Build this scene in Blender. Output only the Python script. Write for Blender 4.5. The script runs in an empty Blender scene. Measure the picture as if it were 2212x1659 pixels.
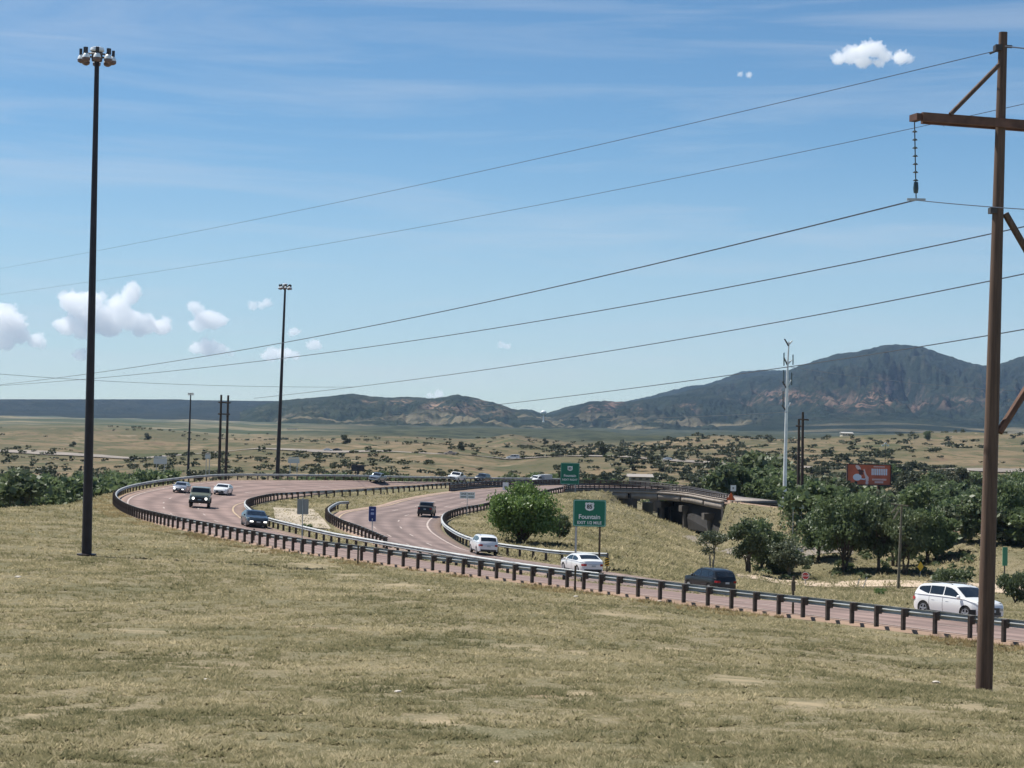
import bpy, bmesh, math, random
import numpy as np
from mathutils import Vector, Matrix, noise, kdtree
R = math.radians
sc = bpy.context.scene
C = sc.collection
rnd = random.Random(7)
rs = np.random.RandomState(11)
# ------------------------------------------------------------------ camera
CAMZ = 10.0
F = 4000.0                       # focal length in units of a 2212 px wide frame
ROLL = R(1.2)
PITCH = math.atan(93.5 / F)
cam_d = bpy.data.cameras.new('camera'); cam = bpy.data.objects.new('camera', cam_d); C.objects.link(cam)
cam_d.sensor_width = 36; cam_d.lens = F / 2212 * 36
cam_d.clip_start = 0.5; cam_d.clip_end = 60000
f_ = Vector((0, math.cos(PITCH), math.sin(PITCH))); u0 = Vector((0, -math.sin(PITCH), math.cos(PITCH))); X_ = Vector((1, 0, 0))
r_ = math.cos(ROLL) * X_ + math.sin(ROLL) * u0
u_ = -math.sin(ROLL) * X_ + math.cos(ROLL) * u0
m = Matrix((( r_.x, u_.x, -f_.x, 0), (r_.y, u_.y, -f_.y, 0), (r_.z, u_.z, -f_.z, CAMZ), (0, 0, 0, 1)))
cam.matrix_world = m
sc.camera = cam
# ------------------------------------------------------------------ light
SUN_EL = R(60); SUN_DIR = Vector((-0.80, 0.52, 0)).normalized() * math.cos(SUN_EL) + Vector((0, 0, math.sin(SUN_EL)))
w = bpy.data.worlds.new('World'); sc.world = w; w.use_nodes = True
nt = w.node_tree; nt.nodes.clear()
def N(nt, t, **k):
    n = nt.nodes.new(t)
    for a, b in k.items(): setattr(n, a, b)
    return n
out = N(nt, 'ShaderNodeOutputWorld'); bg = N(nt, 'ShaderNodeBackground'); bg.inputs[1].default_value = 0.075
sky = N(nt, 'ShaderNodeTexSky', sky_type='NISHITA', sun_disc=False, sun_elevation=SUN_EL,
        sun_rotation=math.atan2(SUN_DIR.x, SUN_DIR.y), altitude=1800, air_density=1.0, dust_density=0.15, ozone_density=1.3)
# thin cirrus streaks laid over the physical sky
tc = N(nt, 'ShaderNodeTexCoord')
mp = N(nt, 'ShaderNodeMapping'); mp.inputs['Scale'].default_value = (2.2, 2.2, 26); mp.inputs['Rotation'].default_value = (0, R(9), 0)
nt.links.new(tc.outputs['Generated'], mp.inputs[0])
n1 = N(nt, 'ShaderNodeTexNoise'); n1.inputs['Scale'].default_value = 1.7; n1.inputs['Detail'].default_value = 7; n1.inputs['Roughness'].default_value = 0.62; n1.inputs['Distortion'].default_value = 0.5
nt.links.new(mp.outputs[0], n1.inputs['Vector'])
cr = N(nt, 'ShaderNodeValToRGB'); cr.color_ramp.elements[0].position = 0.46; cr.color_ramp.elements[1].position = 0.80
nt.links.new(n1.outputs['Fac'], cr.inputs[0])
mul = N(nt, 'ShaderNodeMath', operation='MULTIPLY'); mul.inputs[1].default_value = 0.36
nt.links.new(cr.outputs[0], mul.inputs[0])
mx = N(nt, 'ShaderNodeMix', data_type='RGBA'); nt.links.new(mul.outputs[0], mx.inputs[0])
hs = N(nt, 'ShaderNodeHueSaturation'); hs.inputs['Saturation'].default_value = 1.14; hs.inputs['Value'].default_value = 1.0
nt.links.new(sky.outputs[0], hs.inputs['Color'])
tn = N(nt, 'ShaderNodeMix', data_type='RGBA', blend_type='MULTIPLY'); tn.inputs[0].default_value = 1; nt.links.new(hs.outputs[0], tn.inputs[6]); tn.inputs[7].default_value = (.84, 1.01, 1.04, 1)
# thin veil of high cloud thickening towards the horizon
sx = N(nt, 'ShaderNodeSeparateXYZ'); nt.links.new(tc.outputs['Generated'], sx.inputs[0]); vr = N(nt, 'ShaderNodeMapRange'); vr.interpolation_type = 'SMOOTHSTEP'
vr.inputs['From Min'].default_value = .0; vr.inputs['From Max'].default_value = .17; vr.inputs['To Min'].default_value = .5; vr.inputs['To Max'].default_value = 0; nt.links.new(sx.outputs['Z'], vr.inputs['Value'])
vm = N(nt, 'ShaderNodeMix', data_type='RGBA'); nt.links.new(vr.outputs[0], vm.inputs[0]); nt.links.new(tn.outputs[2], vm.inputs[6]); vm.inputs[7].default_value = (5.5, 6.4, 7.3, 1)
nt.links.new(vm.outputs[2], mx.inputs[6]); mx.inputs[7].default_value = (7.0, 7.3, 7.8, 1)
nt.links.new(mx.outputs[2], bg.inputs[0]); nt.links.new(bg.outputs[0], out.inputs[0])
sd = bpy.data.lights.new('sun', 'SUN'); sd.energy = 5.0; sd.angle = R(0.53); sd.color = (1, 0.955, 0.88)
so = bpy.data.objects.new('sun', sd); C.objects.link(so); so.rotation_euler = (-SUN_DIR).to_track_quat('-Z', 'Y').to_euler(); so.location = (0, 0, 200)
sc.view_settings.view_transform = 'Standard'; sc.view_settings.look = 'None'; sc.view_settings.gamma = 1
sc.view_settings.exposure = 0.45; sc.view_settings.use_curve_mapping = False
sc.render.engine = 'CYCLES'
cy = sc.cycles
cy.use_denoising = True; cy.denoiser = 'OPENIMAGEDENOISE'
cy.max_bounces = 10; cy.diffuse_bounces = 2; cy.glossy_bounces = 3; cy.transmission_bounces = 4; cy.transparent_max_bounces = 8
cy.volume_bounces = 8; cy.volume_step_rate = 1
cy.use_adaptive_sampling = True; cy.adaptive_threshold = 0.015
cy.caustics_reflective = False; cy.caustics_refractive = False
# ------------------------------------------------------------------ pixel -> world
def hor(x): return 923.0 + (x - 1106) * math.tan(ROLL)
def at(x, y, Y):
    """the point seen at picture position (x, y) lying at distance Y"""
    x, y, Y = float(x), float(y), float(Y)
    d = f_ + ((x - 1106) / F) * r_ + ((829.5 - y) / F) * u_
    return Vector((0, 0, CAMZ)) + d * (Y / d.y)
def on(x, y, d):
    """the point seen at (x, y) lying d metres below the camera"""
    v = f_ + ((x - 1106) / F) * r_ + ((829.5 - y) / F) * u_
    return Vector((0, 0, CAMZ)) + v * (-d / v.z)
def gp(x, Y, d): return Vector(((x - 1106) / F * Y, Y, CAMZ - d))
def proj(p):
    v = Vector(p) - Vector((0, 0, CAMZ)); k = v.dot(f_)
    return 1106 + F * v.dot(r_) / k, 829.5 - F * v.dot(u_) / k
# ------------------------------------------------------------------ materials
MATS = {}
def mat(name, col=(.5, .5, .5), rough=.6, metal=0, spec=.5, noise_scale=None, noise_amt=.15, bump=0, coat=0, alpha=None, trans=0, emis=None, detail=4, island=0):
    if name in MATS: return MATS[name]
    m = bpy.data.materials.new(name); m.use_nodes = True; nt = m.node_tree
    b = nt.nodes['Principled BSDF']
    b.inputs['Base Color'].default_value = (*col, 1); b.inputs['Roughness'].default_value = rough
    b.inputs['Metallic'].default_value = metal; b.inputs['Specular IOR Level'].default_value = spec
    if coat: b.inputs['Coat Weight'].default_value = coat; b.inputs['Coat Roughness'].default_value = 0.05
    if emis: b.inputs['Emission Color'].default_value = (*emis[:3], 1); b.inputs['Emission Strength'].default_value = emis[3]
    if noise_scale:
        tc = N(nt, 'ShaderNodeTexCoord'); n = N(nt, 'ShaderNodeTexNoise'); n.inputs['Scale'].default_value = noise_scale; n.inputs['Detail'].default_value = detail
        nt.links.new(tc.outputs['Object'], n.inputs['Vector'])
        mr = N(nt, 'ShaderNodeMapRange'); mr.inputs['From Min'].default_value = .3; mr.inputs['From Max'].default_value = .7
        mr.inputs['To Min'].default_value = 1 - noise_amt; mr.inputs['To Max'].default_value = 1 + noise_amt
        nt.links.new(n.outputs['Fac'], mr.inputs['Value'])
        hv = N(nt, 'ShaderNodeHueSaturation'); hv.inputs['Color'].default_value = (*col, 1); nt.links.new(mr.outputs[0], hv.inputs['Value'])
        nt.links.new(hv.outputs[0], b.inputs['Base Color'])
        if bump:
            bp = N(nt, 'ShaderNodeBump'); bp.inputs['Strength'].default_value = bump; nt.links.new(n.outputs['Fac'], bp.inputs['Height']); nt.links.new(bp.outputs[0], b.inputs['Normal'])
    MATS[name] = m
    return m
def leafmat(name, c1, c2, trans=.3):
    m = bpy.data.materials.new(name); m.use_nodes = True; nt = m.node_tree; nt.nodes.clear()
    o = N(nt, 'ShaderNodeOutputMaterial'); d = N(nt, 'ShaderNodeBsdfDiffuse'); t = N(nt, 'ShaderNodeBsdfTranslucent'); mixs = N(nt, 'ShaderNodeMixShader')
    gl = N(nt, 'ShaderNodeBsdfGlossy'); gl.inputs['Roughness'].default_value = .5; gl.inputs['Color'].default_value = (1, 1, 1, 1); mix2 = N(nt, 'ShaderNodeMixShader'); mix2.inputs[0].default_value = .03
    geo = N(nt, 'ShaderNodeNewGeometry'); oi = N(nt, 'ShaderNodeObjectInfo')
    n = N(nt, 'ShaderNodeTexNoise'); n.inputs['Scale'].default_value = .9; n.inputs['Detail'].default_value = 3
    nt.links.new(geo.outputs['Position'], n.inputs['Vector'])
    ad = N(nt, 'ShaderNodeMath', operation='MULTIPLY_ADD'); ad.inputs[1].default_value = .45
    nt.links.new(geo.outputs['Random Per Island'], ad.inputs[0])
    s2 = N(nt, 'ShaderNodeMath', operation='MULTIPLY_ADD'); s2.inputs[1].default_value = .45; nt.links.new(oi.outputs['Random'], s2.inputs[0])
    mr = N(nt, 'ShaderNodeMapRange'); mr.inputs['From Min'].default_value = .35; mr.inputs['From Max'].default_value = .65; mr.inputs['To Max'].default_value = .4
    nt.links.new(n.outputs['Fac'], mr.inputs['Value']); nt.links.new(mr.outputs[0], s2.inputs[2]); nt.links.new(s2.outputs[0], ad.inputs[2])
    mc = N(nt, 'ShaderNodeMix', data_type='RGBA'); mc.inputs[6].default_value = (*c1, 1); mc.inputs[7].default_value = (*c2, 1); nt.links.new(ad.outputs[0], mc.inputs[0])
    nt.links.new(mc.outputs[2], d.inputs[0]); nt.links.new(mc.outputs[2], t.inputs[0])
    mixs.inputs[0].default_value = trans
    nt.links.new(d.outputs[0], mixs.inputs[1]); nt.links.new(t.outputs[0], mixs.inputs[2])
    nt.links.new(mixs.outputs[0], mix2.inputs[1]); nt.links.new(gl.outputs[0], mix2.inputs[2]); nt.links.new(mix2.outputs[0], o.inputs[0])
    MATS[name] = m; return m
# ------------------------------------------------------------------ mesh helpers
class MB:
    def __init__(s): s.v = []; s.f = []
    def add(s, vs, fs):
        o = len(s.v); s.v += [tuple(a) for a in vs]; s.f += [tuple(i + o for i in f) for f in fs]; return s
    def box(s, c, d, rz=0, M=None):
        x, y, z = d[0] / 2, d[1] / 2, d[2] / 2
        vs = [Vector((a * x, b * y, e * z)) for e in (-1, 1) for a, b in ((-1, -1), (1, -1), (1, 1), (-1, 1))]
        if rz: vs = [Matrix.Rotation(rz, 3, 'Z') @ q for q in vs]
        if M: vs = [M @ q for q in vs]
        vs = [q + Vector(c) for q in vs]
        return s.add(vs, [(0, 3, 2, 1), (4, 5, 6, 7), (0, 1, 5, 4), (1, 2, 6, 5), (2, 3, 7, 6), (3, 0, 4, 7)])
    def tube(s, pts, rad, n=8, caps=True):
        pts = [Vector(p) for p in pts]
        if not hasattr(rad, '__len__'): rad = [rad] * len(pts)
        o = len(s.v); up = Vector((0, 0, 1))
        for i, p in enumerate(pts):
            t = (pts[min(i + 1, len(pts) - 1)] - pts[max(i - 1, 0)]).normalized()
            a = t.cross(up)
            if a.length < .05: a = t.cross(Vector((1, 0, 0)))
            a.normalize(); b = a.cross(t)
            for k in range(n):
                q = 2 * math.pi * k / n
                s.v.append(tuple(p + (a * math.cos(q) + b * math.sin(q)) * rad[i]))
        for i in range(len(pts) - 1):
            for k in range(n):
                s.f.append((o + i * n + k, o + i * n + (k + 1) % n, o + (i + 1) * n + (k + 1) % n, o + (i + 1) * n + k))
        if caps:
            s.f.append(tuple(o + k for k in reversed(range(n)))); s.f.append(tuple(o + (len(pts) - 1) * n + k for k in range(n)))
        return s
    def lathe(s, prof, c=(0, 0, 0), n=16, M=None):
        o = len(s.v); c = Vector(c)
        for r, z in prof:
            for k in range(n):
                q = Vector((r * math.cos(2 * math.pi * k / n), r * math.sin(2 * math.pi * k / n), z))
                if M: q = M @ q
                s.v.append(tuple(q + c))
        for i in range(len(prof) - 1):
            for k in range(n):
                s.f.append((o + i * n + k, o + i * n + (k + 1) % n, o + (i + 1) * n + (k + 1) % n, o + (i + 1) * n + k))
        s.f.append(tuple(o + k for k in reversed(range(n)))); s.f.append(tuple(o + (len(prof) - 1) * n + k for k in range(n)))
        return s
    def mesh(s, name, m, smooth=None):
        me = bpy.data.meshes.new(name); me.from_pydata(s.v, [], s.f); me.update()
        if m: me.materials.append(m)
        if smooth is not None:
            me.polygons.foreach_set('use_smooth', [True] * len(me.polygons)); me.set_sharp_from_angle(angle=R(smooth))
        return me
    def build(s, name, m, parent=None, smooth=None, loc=(0, 0, 0)):
        return link(name, s.mesh(name, m, smooth), parent, loc)
def link(name, data, parent=None, loc=(0, 0, 0), rot=(0, 0, 0)):
    o = bpy.data.objects.new(name, data); C.objects.link(o); o.location = loc; o.rotation_euler = rot
    if parent: o.parent = parent
    return o
def npmesh(name, v, f, m, smooth=False, attr=None):
    """v (n,3) float, f (k,4 or 3) int"""
    me = bpy.data.meshes.new(name); v = np.asarray(v, dtype=np.float32); f = np.asarray(f, dtype=np.int32)
    k = f.shape[1]
    me.vertices.add(len(v)); me.vertices.foreach_set('co', v.ravel())
    me.loops.add(f.size); me.loops.foreach_set('vertex_index', f.ravel())
    me.polygons.add(len(f)); me.polygons.foreach_set('loop_start', np.arange(0, f.size, k, dtype=np.int32)); me.polygons.foreach_set('loop_total', np.full(len(f), k, dtype=np.int32))
    if smooth: me.polygons.foreach_set('use_smooth', np.ones(len(f), dtype=bool))
    me.update(calc_edges=True)
    if attr is not None:
        for an, av in attr.items():
            a = me.attributes.new(an, 'FLOAT', 'POINT'); a.data.foreach_set('value', np.asarray(av, dtype=np.float32))
    me.materials.append(m); return me
def thing(name, label, cat, loc=(0, 0, 0), rz=0, group=None, kind=None):
    o = bpy.data.objects.new(name, None); C.objects.link(o); o.location = loc; o.rotation_euler = (0, 0, rz); o.empty_display_size = .1
    return tag(o, label, cat, group, kind)
def tag(o, label, cat=None, group=None, kind=None):
    o['label'] = label
    if cat: o['category'] = cat
    if group: o['group'] = group
    if kind: o['kind'] = kind
    return o
def struct(o, label=None):
    o['kind'] = 'structure'
    if label: o['label'] = label
    return o
def catmull(P, step):
    """smooth world curve through P, resampled at even spacing"""
    P = [Vector(p) for p in P]; Q = [2 * P[0] - P[1]] + P + [2 * P[-1] - P[-2]]; out = []
    for i in range(1, len(Q) - 2):
        p0, p1, p2, p3 = Q[i - 1], Q[i], Q[i + 1], Q[i + 2]
        for k in range(24):
            t = k / 24
            out.append(.5 * ((2 * p1) + (p2 - p0) * t + (2 * p0 - 5 * p1 + 4 * p2 - p3) * t * t + (3 * p1 - p0 - 3 * p2 + p3) * t ** 3))
    out.append(P[-1])
    return resample(out, step)
def resample(out, step=None, n=None):
    a = np.array([tuple(p) for p in out]); d = np.r_[0, np.cumsum(np.linalg.norm(np.diff(a, axis=0), axis=1))]
    if n is None: n = max(2, int(round(d[-1] / step)) + 1)
    s = np.linspace(0, d[-1], n)
    return np.stack([np.interp(s, d, a[:, k]) for k in range(3)], 1)
# ------------------------------------------------------------------ roads: the edges measured in the photograph, given real depth
OUT_O = [on(2700, 1452, 7.6), on(2500, 1425, 7.6), on(2162, 1383.5, 7.7), on(1968, 1360.5, 7.7), on(1787, 1337.5, 7.8), on(1568, 1311, 7.9), on(1372, 1286, 7.9), on(1205, 1264, 8.0), on(1032, 1242.7, 8.05),
         on(914, 1228, 8.1), on(764, 1207, 8.1), on(650, 1191, 8.15), on(539, 1171, 8.2), on(445, 1152, 8.2), on(373, 1137, 8.2), on(299, 1117.5, 8.4), on(262, 1100, 8.5), on(250, 1085, 8.5),
         on(262, 1071, 8.5), on(301, 1059, 8.4), on(373, 1047, 8.2), on(480, 1037.5, 8.0), on(620, 1037, 8.1), on(765, 1038, 8.3), on(892, 1040.5, 8.7), on(1035, 1042, 9.2), on(1209, 1044, 9.8),
         on(1400, 1051, 10.7), on(1480, 1059, 11.8)]
OUT_I = [on(2850, 1428, 8.3), on(2600, 1392, 8.3), on(2250, 1348, 8.4), on(2040, 1326, 8.4), on(1870, 1310, 8.5), on(1640, 1295, 8.8), on(1440, 1276, 9.0), on(1270, 1258, 9.1), on(1120, 1241, 9.2),
         on(1015, 1227, 9.3), on(900, 1208, 9.3), on(820, 1193, 9.3), on(713, 1172, 9.3), on(640, 1154, 9.2), on(590, 1141, 9.1), on(556, 1127, 9.1), on(540, 1115, 9.1), on(531, 1105, 9.1),
         on(536, 1094, 9.2), on(561, 1086, 9.3), on(591, 1080, 9.4), on(641, 1073, 9.4), on(705, 1065, 9.3), on(780, 1056.5, 9.2), on(892, 1049, 9.2), on(1035, 1047.5, 9.4), on(1209, 1049.5, 10.0),
         on(1390, 1056, 11.0), on(1470, 1065, 12.2)]
INN_O = [on(2600, 1425, 9.4), on(2300, 1386, 9.4), on(1870, 1332, 9.5), on(1545, 1294, 9.6), on(1270, 1260, 9.7), on(1060, 1226, 9.7), on(900, 1199, 9.6), on(825, 1180, 9.5), on(795, 1167, 9.4), on(763, 1153, 9.4),
         on(735, 1141, 9.4), on(718, 1130, 9.4), on(710, 1118, 9.4), on(728, 1106, 9.4), on(775, 1098, 9.4), on(820, 1091, 9.4), on(862, 1079, 9.3), on(936, 1066, 9.2), on(1011, 1056.5, 9.2), on(1060, 1053, 9.25),
         on(1135, 1049.5, 9.4), on(1230, 1047.5, 9.5)]
INN_O += [Vector((21, 315, .4)), Vector((29, 304, .05)), Vector((34.6, 281, -.6)), Vector((44, 258, -1.8)), Vector((66, 235, -3.2)), Vector((95, 222, -5))]
INN_I = [on(2500, 1378, 9.8), on(2000, 1322, 9.9), on(1540, 1268, 9.9), on(1296, 1232, 9.9), on(1196, 1219, 9.9), on(1097, 1204, 9.9), on(1030, 1190, 9.9), on(1000, 1178, 9.9), on(975, 1163, 9.9), on(957, 1148, 9.9),
         on(952, 1134, 9.9), on(962, 1121, 9.9), on(985, 1112, 9.9), on(1011, 1106, 9.9), on(1050, 1098, 9.9), on(1105, 1084, 9.8), on(1184, 1068, 9.7), on(1246, 1059.5, 9.6), on(1365, 1059, 9.6), on(1474, 1065, 9.7), on(1568, 1081, 9.8)]
INN_I += [Vector((41, 247, -.4)), Vector((60, 222, -1.9)), Vector((92, 208, -3.6))]
def road_grid(EO, EI, n, k):
    # pair the two edges by the arc length fraction of their own curves, blended so that pairs stay roughly square
    a = catmull(EO, .25); b = catmull(EI, .25)
    pts = [0]; j = 0
    A = resample(a, n=n); out = []
    Bn = len(b); last = 0
    T = np.gradient(A, axis=0); T /= np.linalg.norm(T[:, :2], axis=1)[:, None]
    idx = []
    for i in range(n):
        dv = b[:, :2] - A[i, :2]
        dist = np.hypot(dv[:, 0], dv[:, 1]); along = np.abs(dv @ T[i, :2])
        lo, hi = last, min(Bn, last + int(Bn / n * 9) + 20)
        cst = along[lo:hi] + .55 * dist[lo:hi]
        kx = lo + int(np.argmin(cst)); idx.append(kx); last = kx
    idx = np.array(idx, float); ker = np.ones(25) / 25
    idp = np.r_[np.linspace(idx[0], idx[0], 12), idx, np.linspace(idx[-1], idx[-1], 12)]
    idx = np.clip(np.convolve(idp, ker, 'valid'), 0, Bn - 1); idx[0] = 0; idx[-1] = Bn - 1
    idx = np.maximum.accumulate(idx)
    B = np.stack([np.interp(idx, np.arange(Bn), b[:, q]) for q in range(3)], 1)
    fr = np.linspace(0, 1, k)
    return A[:, None, :] * (1 - fr)[None, :, None] + B[:, None, :] * fr[None, :, None]
GO = road_grid(OUT_O, OUT_I, 520, 15)
GI = road_grid(INN_O, INN_I, 420, 11)
# ------------------------------------------------------------------ terrain height
CP = []
def cp(x, Y, d): p = gp(x, Y, d); CP.append((p.x, p.y, p.z))
def cw(X, Y, Z): CP.append((X, Y, Z))
for X in (-60, -25, 0, 25, 60):
    cw(X, -15, 9.2); cw(X, 2, 8.35 if abs(X) < 30 else 8)
for x, y, d in ((1106, 1659, 3.87), (0, 1659, 4.0), (2212, 1659, 3.9), (1106, 1450, 5.3), (1106, 1340, 6.6), (1106, 1290, 7.25), (187, 1300, 7.2), (187, 1203, 8.0), (0, 1400, 6.2), (0, 1250, 7.3), (0, 1105, 7.9), (100, 1097, 8.0),
                (170, 1092, 8.1), (2125, 1500, 7.1), (1700, 1450, 6.4), (1700, 1370, 7.3), (600, 1300, 6.9), (500, 1220, 7.7), (600, 1450, 5.6), (2150, 1420, 7.6), (2500, 1500, 7.2), (-300, 1300, 7), (-300, 1120, 8)):
    p = on(x, y, d); cw(*p)
for a in (GO[::14, 0], GO[::14, -1], GI[::14, 0]):
    for p in a:
        if p[1] < 300 and not (p[0] > 13 and p[1] > 262): cw(p[0], p[1], p[2] - .12)
for p in GI[::14, -1]:
    if not (13 < p[0] and p[1] > 225 and p[0] < .1225 * p[1]) : cw(p[0], p[1], p[2] - .12)
for c in ((0, 205, 12), (0, 270, 17), (150, 220, 12.5), (-500, 150, 9), (-500, 260, 17), (215, 240, 13), (250, 270, 16), (373, 262, 11), (373, 320, 15), (620, 284, 10.2), (620, 340, 14), (900, 320, 12.5), (1100, 345, 13.5), (1209, 365, 14), (1400, 380, 15.5), (1650, 300, 14.5), (1700, 350, 17),
          (1140, 175, 10.6), (1240, 175, 10.6), (1240, 240, 10.7), (1290, 285, 10.7), (1340, 288, 11.8), (1400, 290, 13.2), (1460, 290, 14.7), (1519, 290, 15.9), (1570, 285, 16.3), (1530, 258, 15.8), (1578, 254, 15.9), (1600, 257, 10.4), (1616, 234, 15.4), (1540, 330, 16), (1450, 330, 15.5), (1350, 165, 11.2), (1480, 175, 12.8), (1600, 195, 15.2), (1640, 199, 15.5), (1560, 270, 15.9), (1640, 232, 15.9), (1750, 215, 16.2),
          (1700, 196, 16), (1900, 196, 16), (2150, 190, 15.8), (2400, 190, 15.5), (1900, 145, 13), (2200, 135, 12.4), (1700, 150, 13.2), (1900, 235, 16.3), (2200, 240, 16.6),
          (300, 380, 18.5), (-500, 450, 19), (300, 450, 19), (1106, 480, 18.5), (1700, 450, 18), (2400, 450, 18), (-500, 680, 20.5), (300, 680, 20), (1106, 650, 20), (1700, 650, 19), (2400, 650, 18.5),
          (300, 900, 21), (-300, 900, 21), (1106, 900, 18), (1700, 850, 15.5), (2300, 850, 15), (0, 1400, 14.5), (300, 1400, 15), (-500, 1400, 15), (700, 1300, 12.5), (1106, 1150, 11.5), (1106, 1500, 5.6), (1500, 1500, 4), (1500, 1150, 11.5), (2100, 1500, .6), (2100, 1150, 8), (2500, 1500, 0),
          (1500, 2200, 13), (2100, 2200, 12), (1106, 2200, 11), (700, 2000, 10), (300, 2500, 9.5), (300, 4000, 4), (-300, 4000, 4), (1500, 4000, 2), (2300, 4000, -2)):
    cp(*c)
for x in (-600, 0, 1106, 1700, 2600): cp(x, 7000, -2); cp(x, 12500, -2)
CPa = np.array(CP)
_, ui = np.unique(np.round(CPa[:, :2] / 1.5), axis=0, return_index=True); CPa = CPa[ui]
def warp(X, Y): return np.stack([np.arcsinh(X / 60.), np.arcsinh(Y / 60.)], -1)
Wc = warp(CPa[:, 0], CPa[:, 1])
def phi(d): return d
DD = np.linalg.norm(Wc[:, None] - Wc[None], axis=-1); NCP = len(Wc)
Am = np.zeros((NCP + 1, NCP + 1)); Am[:NCP, :NCP] = phi(DD) - np.eye(NCP) * 1e-4; Am[:NCP, NCP] = 1; Am[NCP, :NCP] = 1
SOLV = np.linalg.solve(Am, np.r_[CPa[:, 2], 0])
def rbf(X, Y):
    P = warp(np.asarray(X, float), np.asarray(Y, float)); sh = P.shape[:-1]; P = P.reshape(-1, 2); o = np.empty(len(P))
    for i in range(0, len(P), 20000):
        q = P[i:i + 20000]; o[i:i + 20000] = phi(np.linalg.norm(q[:, None] - Wc[None], axis=-1)) @ SOLV[:NCP] + SOLV[NCP]
    return o.reshape(sh)
def vnoise(x, y, seed=0):
    xi = np.floor(x).astype(np.int64); yi = np.floor(y).astype(np.int64); xf = x - xi; yf = y - yi
    u = xf * xf * (3 - 2 * xf); v = yf * yf * (3 - 2 * yf)
    def h(a, b):
        n = (a * 374761393 + b * 668265263 + seed * 1442695041) & 0xffffffff
        n = ((n ^ (n >> 13)) * 1274126177) & 0xffffffff
        return ((n ^ (n >> 16)) & 0xffff) / 65535.0
    return (h(xi, yi) * (1 - u) + h(xi + 1, yi) * u) * (1 - v) + (h(xi, yi + 1) * (1 - u) + h(xi + 1, yi + 1) * u) * v
def fbm(x, y, sc_, oct=4, seed=0, gain=.5):
    a = 1; s = 0; t = 0; x = x / sc_; y = y / sc_
    for k in range(oct):
        s = s + a * (vnoise(x, y, seed + k) * 2 - 1); t += a; a *= gain; x = x * 2.03 + 17; y = y * 2.03 + 5
    return s / t
# corridor samples (the bridge span of the inner road stays free)
samp = []
for G, nm in ((GO, 0), (GI, 1)):
    for i in range(G.shape[0] - 1):
        for s in (0, .5):
            row = G[i] * (1 - s) + G[i + 1] * s
            for j, p in enumerate(row):
                if nm == 1 and p[0] > 13 and p[1] > 225 and p[0] < .1225 * p[1]: continue
                if nm == 0 and p[0] > 12 and p[1] > 290: continue
                samp.append(p)
samp = np.array(samp)
kd = kdtree.KDTree(len(samp))
for i, p in enumerate(samp): kd.insert((p[0], p[1], 0), i)
kd.balance()
def ground_z(X, Y):
    X = np.asarray(X, float); Y = np.asarray(Y, float)
    z = rbf(X, Y)
    far = np.clip((Y - 450) / 500, 0, 1) * np.clip((9000 - Y) / 4000, 0, 1)
    z = z + far * (fbm(X, Y, 210, 4, 3) * 11 + fbm(X, Y, 60, 3, 9) * 2.8 * np.clip((2500 - Y) / 500, 0, 1))
    near = np.clip((260 - Y) / 60, 0, 1)
    z = z + near * (fbm(X, Y, 9, 3, 21) * .12 + fbm(X, Y, 1.3, 2, 22) * .035)
    mid = np.clip((Y - 130) / 60, 0, 1) * np.clip((700 - Y) / 200, 0, 1)
    z = z + mid * fbm(X, Y, 22, 3, 5) * .25
    sh = z.shape; zf = z.ravel().copy(); Xf = X.ravel(); Yf = Y.ravel()
    sel = np.where((Yf > 55) & (Yf < 345) & (np.abs(Xf) < 110))[0]
    for i in sel:
        co, ix, d = kd.find((Xf[i], Yf[i], 0))
        if d < 6:
            t = min(1, max(0, (d - 1.3) / (1.6 if Xf[i] > 24 and Yf[i] > 215 else 4.7))); t = t * t * (3 - 2 * t)
            zf[i] = (samp[ix][2] - .14) * (1 - t) + zf[i] * t
    return zf.reshape(sh)
def gz(x, y): return float(ground_z(np.array([x]), np.array([y]))[0])
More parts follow.
